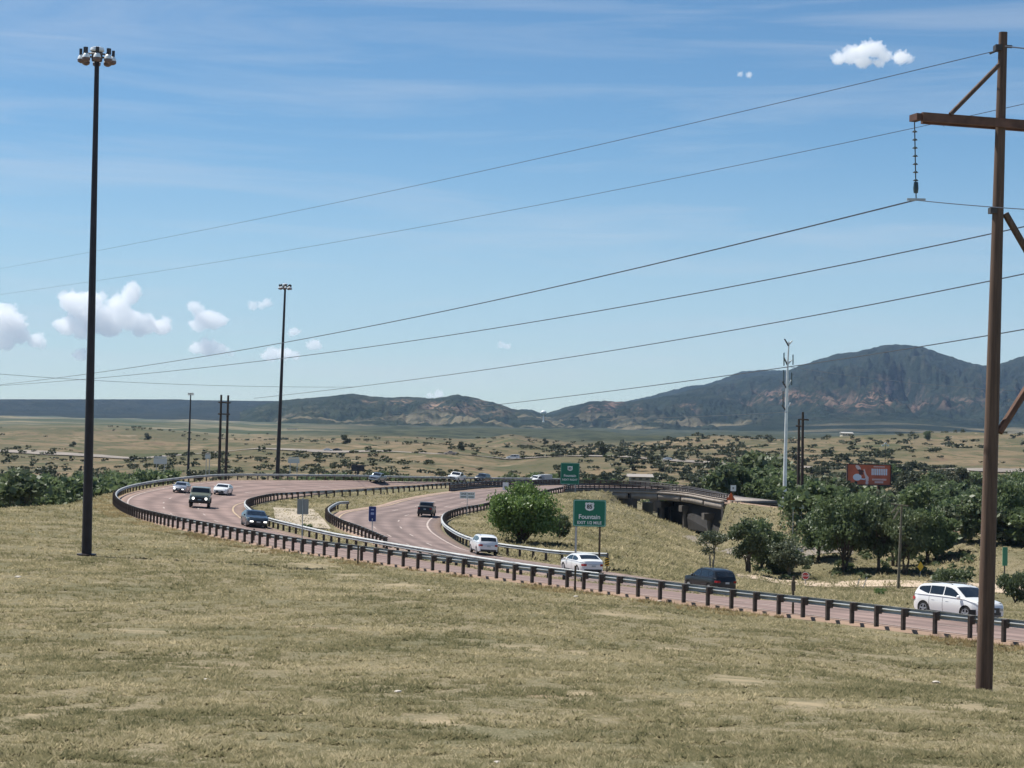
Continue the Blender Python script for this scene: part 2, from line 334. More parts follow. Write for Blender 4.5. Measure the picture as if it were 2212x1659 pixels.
# ------------------------------------------------------------------ ground sheet
def ground_material():
    m = bpy.data.materials.new('prairie'); m.use_nodes = True; nt = m.node_tree; b = nt.nodes['Principled BSDF']; L = nt.links.new
    b.inputs['Roughness'].default_value = .95; b.inputs['Specular IOR Level'].default_value = .1
    geo = N(nt, 'ShaderNodeNewGeometry'); P = geo.outputs['Position']
    def mp(scale):
        k = N(nt, 'ShaderNodeMapping'); k.inputs['Scale'].default_value = scale; L(P, k.inputs[0]); return k.outputs[0]
    def nz(vec, s, d=4, r=.55, dist=0):
        k = N(nt, 'ShaderNodeTexNoise'); k.inputs['Scale'].default_value = s; k.inputs['Detail'].default_value = d; k.inputs['Roughness'].default_value = r; k.inputs['Distortion'].default_value = dist; L(vec, k.inputs['Vector']); return k.outputs['Fac']
    def ramp(v, a, c, lo=0, hi=1):
        k = N(nt, 'ShaderNodeMapRange'); k.interpolation_type = 'SMOOTHSTEP'; k.inputs['From Min'].default_value = a; k.inputs['From Max'].default_value = c; k.inputs['To Min'].default_value = lo; k.inputs['To Max'].default_value = hi; L(v, k.inputs['Value']); return k.outputs[0]
    def mixc(fac, a, c):
        k = N(nt, 'ShaderNodeMix', data_type='RGBA')
        if isinstance(fac, float): k.inputs[0].default_value = fac
        else: L(fac, k.inputs[0])
        for i, q in ((6, a), (7, c)):
            if isinstance(q, tuple): k.inputs[i].default_value = (*q, 1)
            else: L(q, k.inputs[i])
        return k.outputs[2]
    flat = mp((1, 1, 0))
    dry = (.235, .192, .122); green = (.13, .12, .068); bare = (.34, .25, .165); dark = (.095, .088, .052)
    big = ramp(nz(flat, .07, 3), .42, .62); c = mixc(big, dry, green)
    c = mixc(ramp(nz(flat, .9, 4, .6), .45, .66, 0, .65), c, green)
    c = mixc(ramp(nz(flat, 3.5, 3, .6), .52, .68, 0, .6), c, dark)
    c = mixc(ramp(nz(flat, 11, 3, .7), .47, .58, 0, .75), c, (.115, .112, .06)); c = mixc(ramp(nz(flat, 17, 2, .6), .55, .64, 0, .6), c, (.40, .34, .22))
    c = mixc(ramp(nz(flat, .23, 4, .65, .6), .60, .72, 0, .6), c, bare)
    # hill country
    hd = (.185, .14, .085); hg = (.10, .092, .052); hs = (.15, .098, .068)
    h = mixc(ramp(nz(flat, .012, 4, .6), .42, .6), hd, hg); h = mixc(ramp(nz(flat, .05, 4, .65, .5), .5, .64, 0, .75), h, hg)
    h = mixc(ramp(nz(flat, .03, 4, .6, .8), .58, .68, 0, .6), h, hs)
    h = mixc(ramp(nz(flat, .022, 5, .7, .6), .54, .62, 0, .8), h, (.06, .072, .034)); h = mixc(ramp(nz(flat, .11, 4, .7), .53, .63, 0, .8), h, (.055, .066, .03)); h = mixc(ramp(nz(flat, .04, 3, .6, 1.0), .62, .70, 0, .7), h, (.27, .21, .14))
    far = N(nt, 'ShaderNodeAttribute', attribute_name='far'); fa = far.outputs['Fac']
    c = mixc(fa, c, h)
    fp = mixc(ramp(nz(mp((.6, 1, 0)), .0035, 4, .6), .38, .54), (.205, .175, .115), (.06, .075, .05))
    fp = mixc(ramp(nz(mp((.6, 1, 0)), .012, 4, .7), .5, .62, 0, .8), fp, (.05, .065, .035))
    pl = N(nt, 'ShaderNodeAttribute', attribute_name='plain'); wd_ = N(nt, 'ShaderNodeAttribute', attribute_name='wood'); wdm = N(nt, 'ShaderNodeMath', operation='MULTIPLY'); L(wd_.outputs['Fac'], wdm.inputs[0]); L(ramp(nz(mp((.5, 1, 0)), .006, 5, .7), .40, .50, 1, .15) if False else ramp(nz(mp((.5, 1, 0)), .006, 5, .7), .56, .66, 1, .1), wdm.inputs[1])
    fw = mixc(ramp(nz(mp((1, 1, 0)), .03, 4, .7), .4, .6), (.022, .032, .022), (.06, .066, .04)); fp = mixc(wdm.outputs[0], fp, fw)
    c = mixc(pl.outputs['Fac'], c, fp)
    wr = N(nt, 'ShaderNodeAttribute', attribute_name='worn'); wn = N(nt, 'ShaderNodeMath', operation='MULTIPLY'); L(wr.outputs['Fac'], wn.inputs[0]); L(ramp(nz(flat, .55, 4, .6), .36, .6), wn.inputs[1])
    c = mixc(wn.outputs[0], c, (.32, .26, .165))
    L(c, b.inputs['Base Color'])
    bp = N(nt, 'ShaderNodeBump'); bp.inputs['Strength'].default_value = .7; bp.inputs['Distance'].default_value = .06; L(nz(P, 6, 4, .7), bp.inputs['Height']); L(bp.outputs[0], b.inputs['Normal'])
    return m
ys = [-12, -4, 2, 6, 9, 11.5]; y = 13.5
while y < 14000:
    ys.append(y); y *= 1 + (.0065 if y < 130 else .005 if y < 340 else .012 if y < 2000 else .03)
ys = np.array(ys); tt = np.linspace(-.5, .5, 401); tt = np.sign(tt) * (np.abs(tt) / .5) ** 1.25 * .5
Yg = np.repeat(ys[:, None], len(tt), 1); Xg = tt[None] * (np.maximum(Yg, 0) + 14)
Zg = ground_z(Xg, Yg)
nr, nc = Zg.shape
ii = np.arange(nr * nc).reshape(nr, nc)
quads = np.stack([ii[:-1, :-1], ii[:-1, 1:], ii[1:, 1:], ii[1:, :-1]], -1).reshape(-1, 4)
farw = np.clip((Yg - 330) / 250, 0, 1); plainw = np.clip((Yg - 1560) / 150, 0, 1); woodw = np.clip((1106 + Xg / np.maximum(Yg, 1) * F - 560) / 260, 0, 1) * np.clip((Yg - 1500) / 100, 0, 1)
# worn strip along the near rail and the tyre-scuffed verge
A = GO[:, 0]; wk = kdtree.KDTree(len(A))
for i, p in enumerate(A): wk.insert((p[0], p[1], 0), i)
wk.balance(); worn = np.zeros(nr * nc); Xf, Yf = Xg.ravel(), Yg.ravel()
for i in np.where((Yf > 50) & (Yf < 210) & (np.abs(Xf) < 70))[0]:
    d = wk.find((Xf[i], Yf[i], 0))[2]
    if d < 6: worn[i] = max(0, 1 - d / 5.5) ** .8 * .3
PATCH = []
for x, y, rx, ry in ((1245, 1409, 38, 5), (1160, 1404, 30, 4), (1450, 1402, 40, 4), (1254, 1499, 48, 6), (1480, 1520, 34, 6), (1740, 1520, 60, 12), (1600, 1470, 90, 16), (2110, 1532, 100, 12), (860, 1265, 60, 5), (760, 1243, 60, 4), (560, 1190, 60, 9), (680, 1222, 60, 6), (1130, 1395, 60, 5), (330, 1362, 120, 5), (60, 1545, 26, 30), (950, 1560, 60, 10), (1900, 1420, 90, 6), (1350, 1330, 90, 6), (240, 1260, 40, 4)):
    Y = 40.0
    for it in range(50):
        p = at(x, y, Y); Y2 = Y * (CAMZ - gz(p.x, p.y)) / max(.1, CAMZ - p.z); Y += (Y2 - Y) * .5
    dz_dy = (gz(p.x, p.y + 1) - gz(p.x, p.y)); ryw = ry / F * Y / max(.02, (CAMZ - p.z) / Y + dz_dy)
    PATCH.append((p.x, p.y, rx / F * Y, min(ryw, rx / F * Y * 3)))
def patch_w(X, Y):
    w_ = np.zeros(np.shape(X))
    for px_, py_, ra, rb_ in PATCH: w_ = np.maximum(w_, np.clip(1.35 - np.sqrt(((X - px_) / ra) ** 2 + ((Y - py_) / rb_) ** 2), 0, 1))
    return w_
worn = np.maximum(worn, patch_w(Xf, Yf))
gm = npmesh('ground', np.stack([Xg, Yg, Zg], -1).reshape(-1, 3), quads, ground_material(), True, {'far': farw.ravel(), 'plain': plainw.ravel(), 'wood': woodw.ravel(), 'worn': worn})
struct(link('ground', gm), 'dry mottled prairie grass falling from the camera to the curving highway and on to tan hills')
# ------------------------------------------------------------------ hills and mountains
def ridge_mat(name, forest, forest2, rock, rock_th=.6, grass=None):
    m = bpy.data.materials.new(name); m.use_nodes = True; nt = m.node_tree; b = nt.nodes['Principled BSDF']; L = nt.links.new
    b.inputs['Roughness'].default_value = 1; b.inputs['Specular IOR Level'].default_value = 0
    geo = N(nt, 'ShaderNodeNewGeometry')
    def nz(s, d=4, r=.6, dist=0, sc_=(1, 1, 1)):
        mpn = N(nt, 'ShaderNodeMapping'); mpn.inputs['Scale'].default_value = sc_; L(geo.outputs['Position'], mpn.inputs[0])
        k = N(nt, 'ShaderNodeTexNoise'); k.inputs['Scale'].default_value = s; k.inputs['Detail'].default_value = d; k.inputs['Roughness'].default_value = r; k.inputs['Distortion'].default_value = dist; L(mpn.outputs[0], k.inputs['Vector']); return k.outputs['Fac']
    def ramp(v, a, c, lo=0, hi=1):
        k = N(nt, 'ShaderNodeMapRange'); k.interpolation_type = 'SMOOTHSTEP'; k.inputs['From Min'].default_value = a; k.inputs['From Max'].default_value = c; k.inputs['To Min'].default_value = lo; k.inputs['To Max'].default_value = hi; L(v, k.inputs['Value']); return k.outputs[0]
    def mixc(fac, a, c):
        k = N(nt, 'ShaderNodeMix', data_type='RGBA'); L(fac, k.inputs[0])
        for i, q in ((6, a), (7, c)):
            if isinstance(q, tuple): k.inputs[i].default_value = (*q, 1)
            else: L(q, k.inputs[i])
        return k.outputs[2]
    c = mixc(ramp(nz(.006, 5), .4, .62), forest, forest2)
    c = mixc(ramp(nz(.035, 4, .7), .45, .62, 0, .6), c, tuple(q * .55 for q in forest))
    at_ = N(nt, 'ShaderNodeAttribute', attribute_name='rock'); mu = N(nt, 'ShaderNodeMath', operation='MULTIPLY'); L(at_.outputs['Fac'], mu.inputs[0]); L(ramp(nz(.017, 7, .7, .3), rock_th - .07, rock_th + .07), mu.inputs[1])
    c = mixc(mu.outputs[0], c, rock)
    if grass:
        ag = N(nt, 'ShaderNodeAttribute', attribute_name='apron'); mg = N(nt, 'ShaderNodeMath', operation='MULTIPLY'); L(ag.outputs['Fac'], mg.inputs[0]); L(ramp(nz(.004, 4, .6, 0, (.5, 1, 1)), .5, .62), mg.inputs[1])
        c = mixc(mg.outputs[0], c, grass)
    L(c, b.inputs['Base Color'])
    bp = N(nt, 'ShaderNodeBump'); bp.inputs['Strength'].default_value = 1; bp.inputs['Distance'].default_value = 30; L(nz(.03, 4, .7), bp.inputs['Height']); L(bp.outputs[0], b.inputs['Normal'])
    return m
def ridge(name, label, prof, Y0, Y1, Yback, m, amp=.3, seed=0, power=2.0, rocks=(), nx=420, ny=70, crest_rough=1.5, spur=260):
    px = np.array([p[0] for p in prof], float); py = np.array([p[1] for p in prof], float)
    xs = np.linspace(px[0], px[-1], nx); yy = np.interp(xs, px, py)
    ker = np.ones(5) / 5; yy = np.convolve(np.r_[yy[:1], yy[:1], yy, yy[-1:], yy[-1:]], ker, 'valid')
    Zc = CAMZ + (hor(xs) - yy) * Y1 / F
    v = np.r_[np.linspace(0, 1, ny), np.linspace(1.12, 2, 9)]
    Y = np.where(v <= 1, Y0 + (Y1 - Y0) * v, Y1 + (Yback - Y1) * (v - 1))
    X = (xs[None] - 1106) / F * Y[:, None]; Yb = np.repeat(Y[:, None], nx, 1)
    vf = v[:, None]; base = -8.0
    up = np.where(vf <= 1, vf ** power, 1 - (vf - 1) ** 1.2 * 1.0)
    Z = base + (Zc[None] - base) * up
    n = fbm(X * 1.0, Yb * .42, spur, 5, seed, .55)
    rid = 1 - np.abs(n) * 3.2 - np.abs(fbm(X, Yb * .6, spur * .28, 4, seed + 60, .6)) * 1.1 + .25
    env = np.clip(np.sin(np.pi * np.clip(vf, 0, 1)), 0, 1) ** .8 * np.clip(vf * 2.4 - .7, 0, 1) * np.where(vf <= 1, 1, 0)
    Z = Z + (rid - .45) * amp * (Zc[None] - base) * env
    # never taller than the line from the camera to the crest
    lim = CAMZ + (Zc[None] - CAMZ) * Yb / Y1 - 1
    Z = np.where((vf < .99), np.minimum(Z, lim - (1 - vf) * 4), Z)
    Z = Z + np.where((vf > .93) & (vf < 1.2), fbm(X, Yb, 14, 3, seed + 5) * crest_rough * 2, 0)
    rock = np.zeros_like(Z)
    P = np.stack([X, Yb, Z], -1)
    pxx = np.repeat(xs[None], len(v), 0); pyy = hor(pxx) - (Z - CAMZ) * F / Yb
    for cx, cyy, rx, ry, s in rocks:
        rock = np.maximum(rock, s * np.clip(1.6 - np.sqrt(((pxx - cx) / rx) ** 2 + ((pyy - cyy) / ry) ** 2), 0, 1))
    rock = np.maximum(rock, .12 * np.clip(rid - .6, 0, 1))
    ap = np.clip(1 - (pyy - (hor(pxx) - 40)) / -18, 0, 1) if False else np.clip((pyy - (hor(pxx) - 38)) / 16, 0, 1)
    idx = np.arange(Z.size).reshape(Z.shape)
    q = np.stack([idx[:-1, :-1], idx[:-1, 1:], idx[1:, 1:], idx[1:, :-1]], -1).reshape(-1, 4)
    me = npmesh(name, P.reshape(-1, 3), q, m, True, {'rock': rock.ravel(), 'apron': ap.ravel()})
    return struct(link(name, me), label)
MF = ((.018, .028, .022), (.034, .045, .032))
mt_main = ridge_mat('mountain_forest', *MF, (.27, .175, .135), .54, (.17, .15, .10))
mt_left = ridge_mat('foothill_forest', (.022, .034, .022), (.045, .055, .036), (.30, .21, .15), .53, (.17, .15, .10))
mt_mesa = ridge_mat('mesa_scrub', (.024, .032, .028), (.038, .044, .034), (.2, .14, .1), .6)
ridge('mesa', 'long flat-topped dark mesa along the left horizon', [(-500, 863), (0, 862.5), (390, 862.5), (405, 864), (480, 865), (560, 866), (600, 866), (660, 868), (720, 872), (800, 880), (900, 888)], 6200, 9000, 10200, mt_mesa, .30, 3, .9, crest_rough=.3, spur=500)
ridge('rolling_foothill', 'forested rolling foothill with pale rock scars left of the notch',
      [(520, 890), (560, 876), (600, 866), (640, 862), (690, 858), (713, 856), (740, 853), (761, 850.5), (800, 856), (850, 859), (874, 856.5), (939, 861), (965, 856), (990, 852.5), (1036, 861.5), (1084, 873.5), (1116, 885), (1145, 888), (1172, 895), (1230, 903), (1320, 915)],
      3400, 6800, 7600, mt_left, .38, 11, 2.4, rocks=((945, 878, 26, 8, 1), (865, 868, 26, 5, .9), (800, 866, 14, 4, .8), (1035, 870, 14, 6, .9), (1000, 885, 30, 8, .7), (1060, 890, 40, 10, .5)), spur=240)
ridge('notch_hill', 'small dark hill closing the notch behind the white water tower', [(1070, 900), (1100, 889), (1130, 884), (1150, 884.5), (1168, 892), (1180, 893), (1200, 887), (1229, 877.5), (1270, 870), (1330, 880)], 5600, 8600, 9400, mt_left, .2, 17, 1.8, spur=200)
ridge('back_ridge', 'hazy blue mountain ridge behind the main mountain', [(1300, 880), (1342, 869), (1400, 857), (1450, 843), (1490, 833.5), (1523, 831), (1560, 818), (1600, 803), (1640, 799), (1680, 800), (1760, 800), (1900, 830), (2100, 900)], 6800, 10400, 11000, mt_main, .22, 23, 1.3, spur=420, crest_rough=2)
ridge('rock_ridge', 'low rocky ridge with reddish outcrops right of the water tower', [(1180, 900), (1205, 893), (1229, 884), (1274, 867), (1309, 865.5), (1342, 868.5), (1374, 866), (1400, 862), (1440, 855), (1480, 852), (1540, 850), (1650, 862), (1800, 900)], 3600, 7000, 7600, mt_main, .30, 31, 2.2,
      rocks=((1325, 876, 22, 9, 1), (1275, 884, 18, 8, .8), (1375, 882, 12, 6, .9), (1490, 878, 20, 8, .7)), spur=180)
ridge('mountain', 'big dark forested mountain with reddish rock faces on the right',
      [(1380, 872), (1426, 860), (1480, 845), (1540, 830), (1600, 818), (1642, 811), (1680, 808), (1710, 797), (1740, 785), (1770, 776), (1800, 766), (1830, 761), (1850, 760), (1880, 752), (1905, 746), (1935, 744), (1960, 745.5), (2000, 751), (2030, 762), (2060, 772), (2095, 784), (2130, 790), (2160, 786), (2200, 772), (2240, 760), (2300, 730), (2450, 700), (2600, 690)],
      3800, 8600, 9800, mt_main, .36, 41, 1.75,
      rocks=((1690, 855, 60, 14, .75), (1600, 872, 34, 10, .6), (1780, 865, 40, 12, .6), (1900, 862, 34, 22, 1), (1860, 872, 60, 14, .75), (1985, 872, 24, 10, .9), (2070, 868, 50, 14, .6), (2160, 850, 40, 12, .5), (1520, 868, 12, 6, .9)), nx=520, ny=90, spur=330, crest_rough=2.5)
# ------------------------------------------------------------------ road surfaces
def road_material(name, col):
    m = bpy.data.materials.new(name); m.use_nodes = True; nt = m.node_tree; b = nt.nodes['Principled BSDF']; L = nt.links.new
    b.inputs['Roughness'].default_value = .9; b.inputs['Specular IOR Level'].default_value = .25
    geo = N(nt, 'ShaderNodeNewGeometry'); ac = N(nt, 'ShaderNodeAttribute', attribute_name='across')
    n1 = N(nt, 'ShaderNodeTexNoise'); n1.inputs['Scale'].default_value = .35; n1.inputs['Detail'].default_value = 5; L(geo.outputs['Position'], n1.inputs['Vector'])
    n2 = N(nt, 'ShaderNodeTexNoise'); n2.inputs['Scale'].default_value = 9; n2.inputs['Detail'].default_value = 3; L(geo.outputs['Position'], n2.inputs['Vector'])
    # wheel tracks: darker, tyre-polished bands at set positions across the lanes
    wv = N(nt, 'ShaderNodeMath', operation='MULTIPLY'); wv.inputs[1].default_value = 2 * math.pi * 6; L(ac.outputs['Fac'], wv.inputs[0])
    cs = N(nt, 'ShaderNodeMath', operation='COSINE'); L(wv.outputs[0], cs.inputs[0])
    a1 = N(nt, 'ShaderNodeMapRange'); a1.inputs['From Min'].default_value = -1; a1.inputs['To Min'].default_value = .76; a1.inputs['To Max'].default_value = 1.05; L(cs.outputs[0], a1.inputs['Value'])
    a2 = N(nt, 'ShaderNodeMapRange'); a2.inputs['From Min'].default_value = .3; a2.inputs['From Max'].default_value = .7; a2.inputs['To Min'].default_value = .76; a2.inputs['To Max'].default_value = 1.16; L(n1.outputs['Fac'], a2.inputs['Value'])
    a3 = N(nt, 'ShaderNodeMapRange'); a3.inputs['From Min'].default_value = .3; a3.inputs['From Max'].default_value = .7; a3.inputs['To Min'].default_value = .88; a3.inputs['To Max'].default_value = 1.1; L(n2.outputs['Fac'], a3.inputs['Value'])
    p1 = N(nt, 'ShaderNodeMath', operation='MULTIPLY'); L(a1.outputs[0], p1.inputs[0]); L(a2.outputs[0], p1.inputs[1])
    p2 = N(nt, 'ShaderNodeMath', operation='MULTIPLY'); L(p1.outputs[0], p2.inputs[0]); L(a3.outputs[0], p2.inputs[1])
    hv = N(nt, 'ShaderNodeHueSaturation'); hv.inputs['Color'].default_value = (*col, 1); L(p2.outputs[0], hv.inputs['Value']); 
    ed = N(nt, 'ShaderNodeMath', operation='SUBTRACT'); L(ac.outputs['Fac'], ed.inputs[0]); ed.inputs[1].default_value = .5
    ab = N(nt, 'ShaderNodeMath', operation='ABSOLUTE'); L(ed.outputs[0], ab.inputs[0])
    er = N(nt, 'ShaderNodeMapRange'); er.inputs['From Min'].default_value = .41; er.inputs['From Max'].default_value = .5; er.inputs['To Max'].default_value = .75; L(ab.outputs[0], er.inputs['Value'])
    mc = N(nt, 'ShaderNodeMix', data_type='RGBA'); L(er.outputs[0], mc.inputs[0]); L(hv.outputs[0], mc.inputs[6]); mc.inputs[7].default_value = (.36, .25, .18, 1)
    L(mc.outputs[2], b.inputs['Base Color'])
    return m
def sheet(G, dz, m, name, skirt=.5):
    G = G + np.array([0, 0, dz]); n, k, _ = G.shape
    if skirt:
        G = np.concatenate([G[:, :1] - [0, 0, skirt], G, G[:, -1:] - [0, 0, skirt]], 1)
    fr = np.r_[0, np.linspace(0, 1, k), 1] if skirt else np.linspace(0, 1, k)
    n, k, _ = G.shape; idx = np.arange(n * k).reshape(n, k)
    q = np.stack([idx[:-1, :-1], idx[:-1, 1:], idx[1:, 1:], idx[1:, :-1]], -1).reshape(-1, 4)[:, ::-1]
    return npmesh(name, G.reshape(-1, 3), q, m, False, {'across': np.tile(fr, n)})
rm = road_material('pink_chipseal', (.25, .178, .155)); rm2 = road_material('mauve_chipseal', (.225, .168, .15))
ro = struct(link('outer_roadway', sheet(GO, 0, rm, 'outer_roadway')), 'pinkish three-lane roadway sweeping round the outside of the curve')
ri = struct(link('inner_roadway', sheet(GI, 0, rm2, 'inner_roadway')), 'mauve-grey roadway on the inside of the curve leading onto the bridge')
white = mat('road_paint', (.42, .34, .295), .7, noise_scale=1.2, noise_amt=.35); yellow = mat('yellow_paint', (.42, .31, .19), .7, noise_scale=1.2, noise_amt=.35)
def lane_line(G, fr, wd, m, name, dash=None, dz=.018, parent=None):
    n, k, _ = G.shape; f = fr * (k - 1); j = min(int(f), k - 2); t = f - j
    c = G[:, j] * (1 - t) + G[:, j + 1] * t; c = resample(c, .5)
    ac = (G[:, -1] - G[:, 0]); T = np.gradient(c, axis=0); T /= np.linalg.norm(T, axis=1)[:, None]
    S = np.stack([-T[:, 1], T[:, 0], np.zeros(len(T))], 1)
    # follow the crossfall
    sl = np.interp(np.linspace(0, 1, len(c)), np.linspace(0, 1, n), ac[:, 2] / np.linalg.norm(ac[:, :2], axis=1)); sgn = 1 if (S[0] @ ac[0]) > 0 else -1
    S[:, 2] = sl * sgn
    v = []; q = []
    if dash is None: spans = [(0, len(c) - 1)]
    else:
        on_, per = dash; spans = [(a, min(a + on_, len(c) - 1)) for a in range(3, len(c) - 1, per)]
    for a, b2 in spans:
        for i in range(a, b2):
            o = len(v)
            for p, s in ((c[i], S[i]), (c[i + 1], S[i + 1])):
                v.append(p + s * wd / 2 + [0, 0, dz]); v.append(p - s * wd / 2 + [0, 0, dz])
            q.append((o, o + 1, o + 3, o + 2))
    o = link(name, npmesh(name, np.array(v), np.array(q), m), parent); o['kind'] = 'structure' if parent is None else 'stuff'
    return o
for fr, m_, wd, ds in ((.09, white, .17, None), (.36, white, .15, (6, 24)), (.63, white, .15, (6, 24)), (.90, yellow, .17, None)): lane_line(GO, fr, wd, m_, 'lane_line', ds, parent=ro)
for fr, m_, wd, ds in ((.09, yellow, .17, None), (.36, white, .15, (6, 24)), (.62, white, .15, (6, 24)), (.88, white, .18, None)): lane_line(GI, fr, wd, m_, 'lane_line', ds, parent=ri)
# ------------------------------------------------------------------ guardrails
wood_m = mat('rail_post_wood', (.075, .055, .047), .85, noise_scale=3, noise_amt=.4, bump=.3)
wood_m2 = mat('rail_post_weathered', (.12, .10, .088), .85, noise_scale=3, noise_amt=.35, bump=.3)
galv = mat('galvanised_beam', (.40, .41, .40), .6, metal=.1, noise_scale=1.5, noise_amt=.2)
WB = [(0, .85), (.12, .785), (.12, .76), (.0, .715), (.0, .68), (.12, .625), (.12, .60), (.04, .545)]
def sweep_beam(path, side, off, prof, h0=0):
    T = np.gradient(path, axis=0); T[:, 2] = 0; T /= np.linalg.norm(T, axis=1)[:, None]
    S = np.stack([-T[:, 1], T[:, 0], np.zeros(len(T))], 1) * side
    th = .025; P = [(a, z) for a, z in prof] + [(a - th, z) for a, z in reversed(prof)]
    k = len(P); v = np.concatenate([path[:, None] + S[:, None] * np.array([off + a for a, z in P])[None, :, None] + np.array([[0, 0, z + h0] for a, z in P])[None]], 0)
    n = len(path); idx = np.arange(n * k).reshape(n, k); nx_ = np.roll(idx, -1, axis=1)
    q = np.stack([idx[:-1], nx_[:-1], nx_[1:], idx[1:]], -1).reshape(-1, 4)
    if side > 0: q = q[:, ::-1]
    return v.reshape(-1, 3), q
pm = MB().box((0, 0, .41), (.105, .17, .85)); post_mesh = pm.mesh('post', wood_m)
bm_ = MB().box((0, 0, .67), (.11, .17, .34)); block_mesh = bm_.mesh('blockout', wood_m2)
def guardrail(path, side, label, spacing=1.57, block=True, name='guardrail', lift=0.0, maxposts=298, pmesh=None, phase=0, sink=0):
    path = np.array(path); base = path[0]
    t = thing(name, label, 'guardrail', tuple(base))
    fine = resample(path, .8)
    v, q = sweep_beam(fine, side, .22 if block else .1, WB, lift)
    o = link('beam', npmesh('beam', v - base, q, galv, False), t)
    pp = resample(path, spacing); T = np.gradient(pp, axis=0)
    per = range(len(pp)) 
    for i in per:
        a = math.atan2(T[i][1], T[i][0]); s = Vector((-math.sin(a), math.cos(a), 0)) * side
        p = Vector(pp[i] - base); 
        po = link('post', pmesh or post_mesh, t, tuple(p + Vector((0, 0, lift - sink))), (0, 0, a + rnd.uniform(-.04, .04)))
        if block:
            b = link('blockout', block_mesh, po, tuple(Matrix.Rotation(-po.rotation_euler[2], 3, 'Z') @ (s * .155)))
    # bolted end shoe
    return t
oc = catmull(OUT_O, .4)
# near rail: from beyond the right edge of the picture round the bend and along the far side
T_ = np.gradient(oc, axis=0); T_[:, 2] = 0; T_ /= np.linalg.norm(T_, axis=1)[:, None]
outw = np.stack([T_[:, 1], -T_[:, 0], np.zeros(len(T_))], 1)
if np.mean((outw * (oc - np.mean(oc[:, :], axis=0)))[:, :2].sum(1)) < 0: outw = -outw
nearp = oc + outw * .25
cut1 = np.argmin(np.abs(oc[:, 0] - (-40.5)) + (oc[:, 1] > 195) * 99); far_i = np.where((oc[:, 1] > 195))[0][0]
in_side = -1 if (np.cross(T_[0, :2], (GO[0, -1] - GO[0, 0])[:2]) < 0) else 1
near_start = np.argmin(np.linalg.norm(oc - np.array(on(2330, 1402, 7.65)), axis=1))
guardrail(nearp[near_start:far_i], in_side, 'long galvanised guardrail on dark wooden posts nearest the camera, below the prairie slope')
farend = np.where((oc[:, 1] > 195) & (oc[:, 0] > 12))[0][0]
guardrail(nearp[far_i:farend], in_side, 'guardrail along the far outer edge of the pink roadway, behind the oncoming cars', spacing=1.9)
# rail A: inner edge of the outer roadway near the viewer, continuing as the median rail on the far side
railA = [on(1300, 1268, 9.2), on(1200, 1255.5, 9.25), on(1060, 1233.5, 9.35), on(900, 1206, 9.35), on(768, 1182, 9.3), on(713, 1171, 9.3), on(640, 1153, 9.2), on(592, 1140.5, 9.15), on(558, 1127, 9.1), on(542, 1115, 9.1), on(534, 1105, 9.1), on(539, 1095, 9.2),
         on(563, 1087, 9.3), on(593, 1081, 9.4), on(641, 1077.5, 9.5), on(700, 1074, 9.5), on(768, 1071, 9.5), on(825, 1067, 9.4), on(892, 1062, 9.35), on(940, 1057.5, 9.3), on(1000, 1053, 9.3), on(1060, 1050, 9.4), on(1140, 1047.5, 9.6), on(1209, 1047, 9.8)]
RA = catmull(railA, .4)
guardrail(RA, -in_side, 'double-height looking median guardrail with pale top beam between the two roadways', spacing=1.9)
railB = [on(750, 1099, 9.4), on(729, 1100, 9.4), on(714, 1107, 9.4), on(704, 1116, 9.45), on(707, 1126, 9.45), on(721, 1135, 9.45), on(740, 1145, 9.45), on(767, 1155, 9.45), on(797, 1168, 9.5), on(829, 1183, 9.55)]
RB = catmull(railB, .4)
guardrail(RB, 1, 'short curved guardrail wrapped round the tip of the paved ditch, left of the black pickup', spacing=1.9)
railC = [on(1312, 1219, 9.95), on(1296, 1218.5, 9.95), on(1209, 1213, 9.95), on(1150, 1205.5, 9.95), on(1085, 1196.5, 9.95), on(1030, 1185, 9.95), on(1000, 1174, 9.95), on(978, 1161, 9.95), on(964, 1149, 9.95), on(959.5, 1136, 9.95), on(967, 1124, 9.95), on(988, 1115.5, 9.95), on(1011, 1110, 9.95),
         on(1050, 1102.5, 9.95), on(1105, 1087, 9.85), on(1184, 1070.5, 9.72), on(1216, 1064, 9.65)]
RC = catmull(railC, .4)
guardrail(RC, 1, 'guardrail bending round the inner edge of the inner roadway beside the big green bush', spacing=1.9)
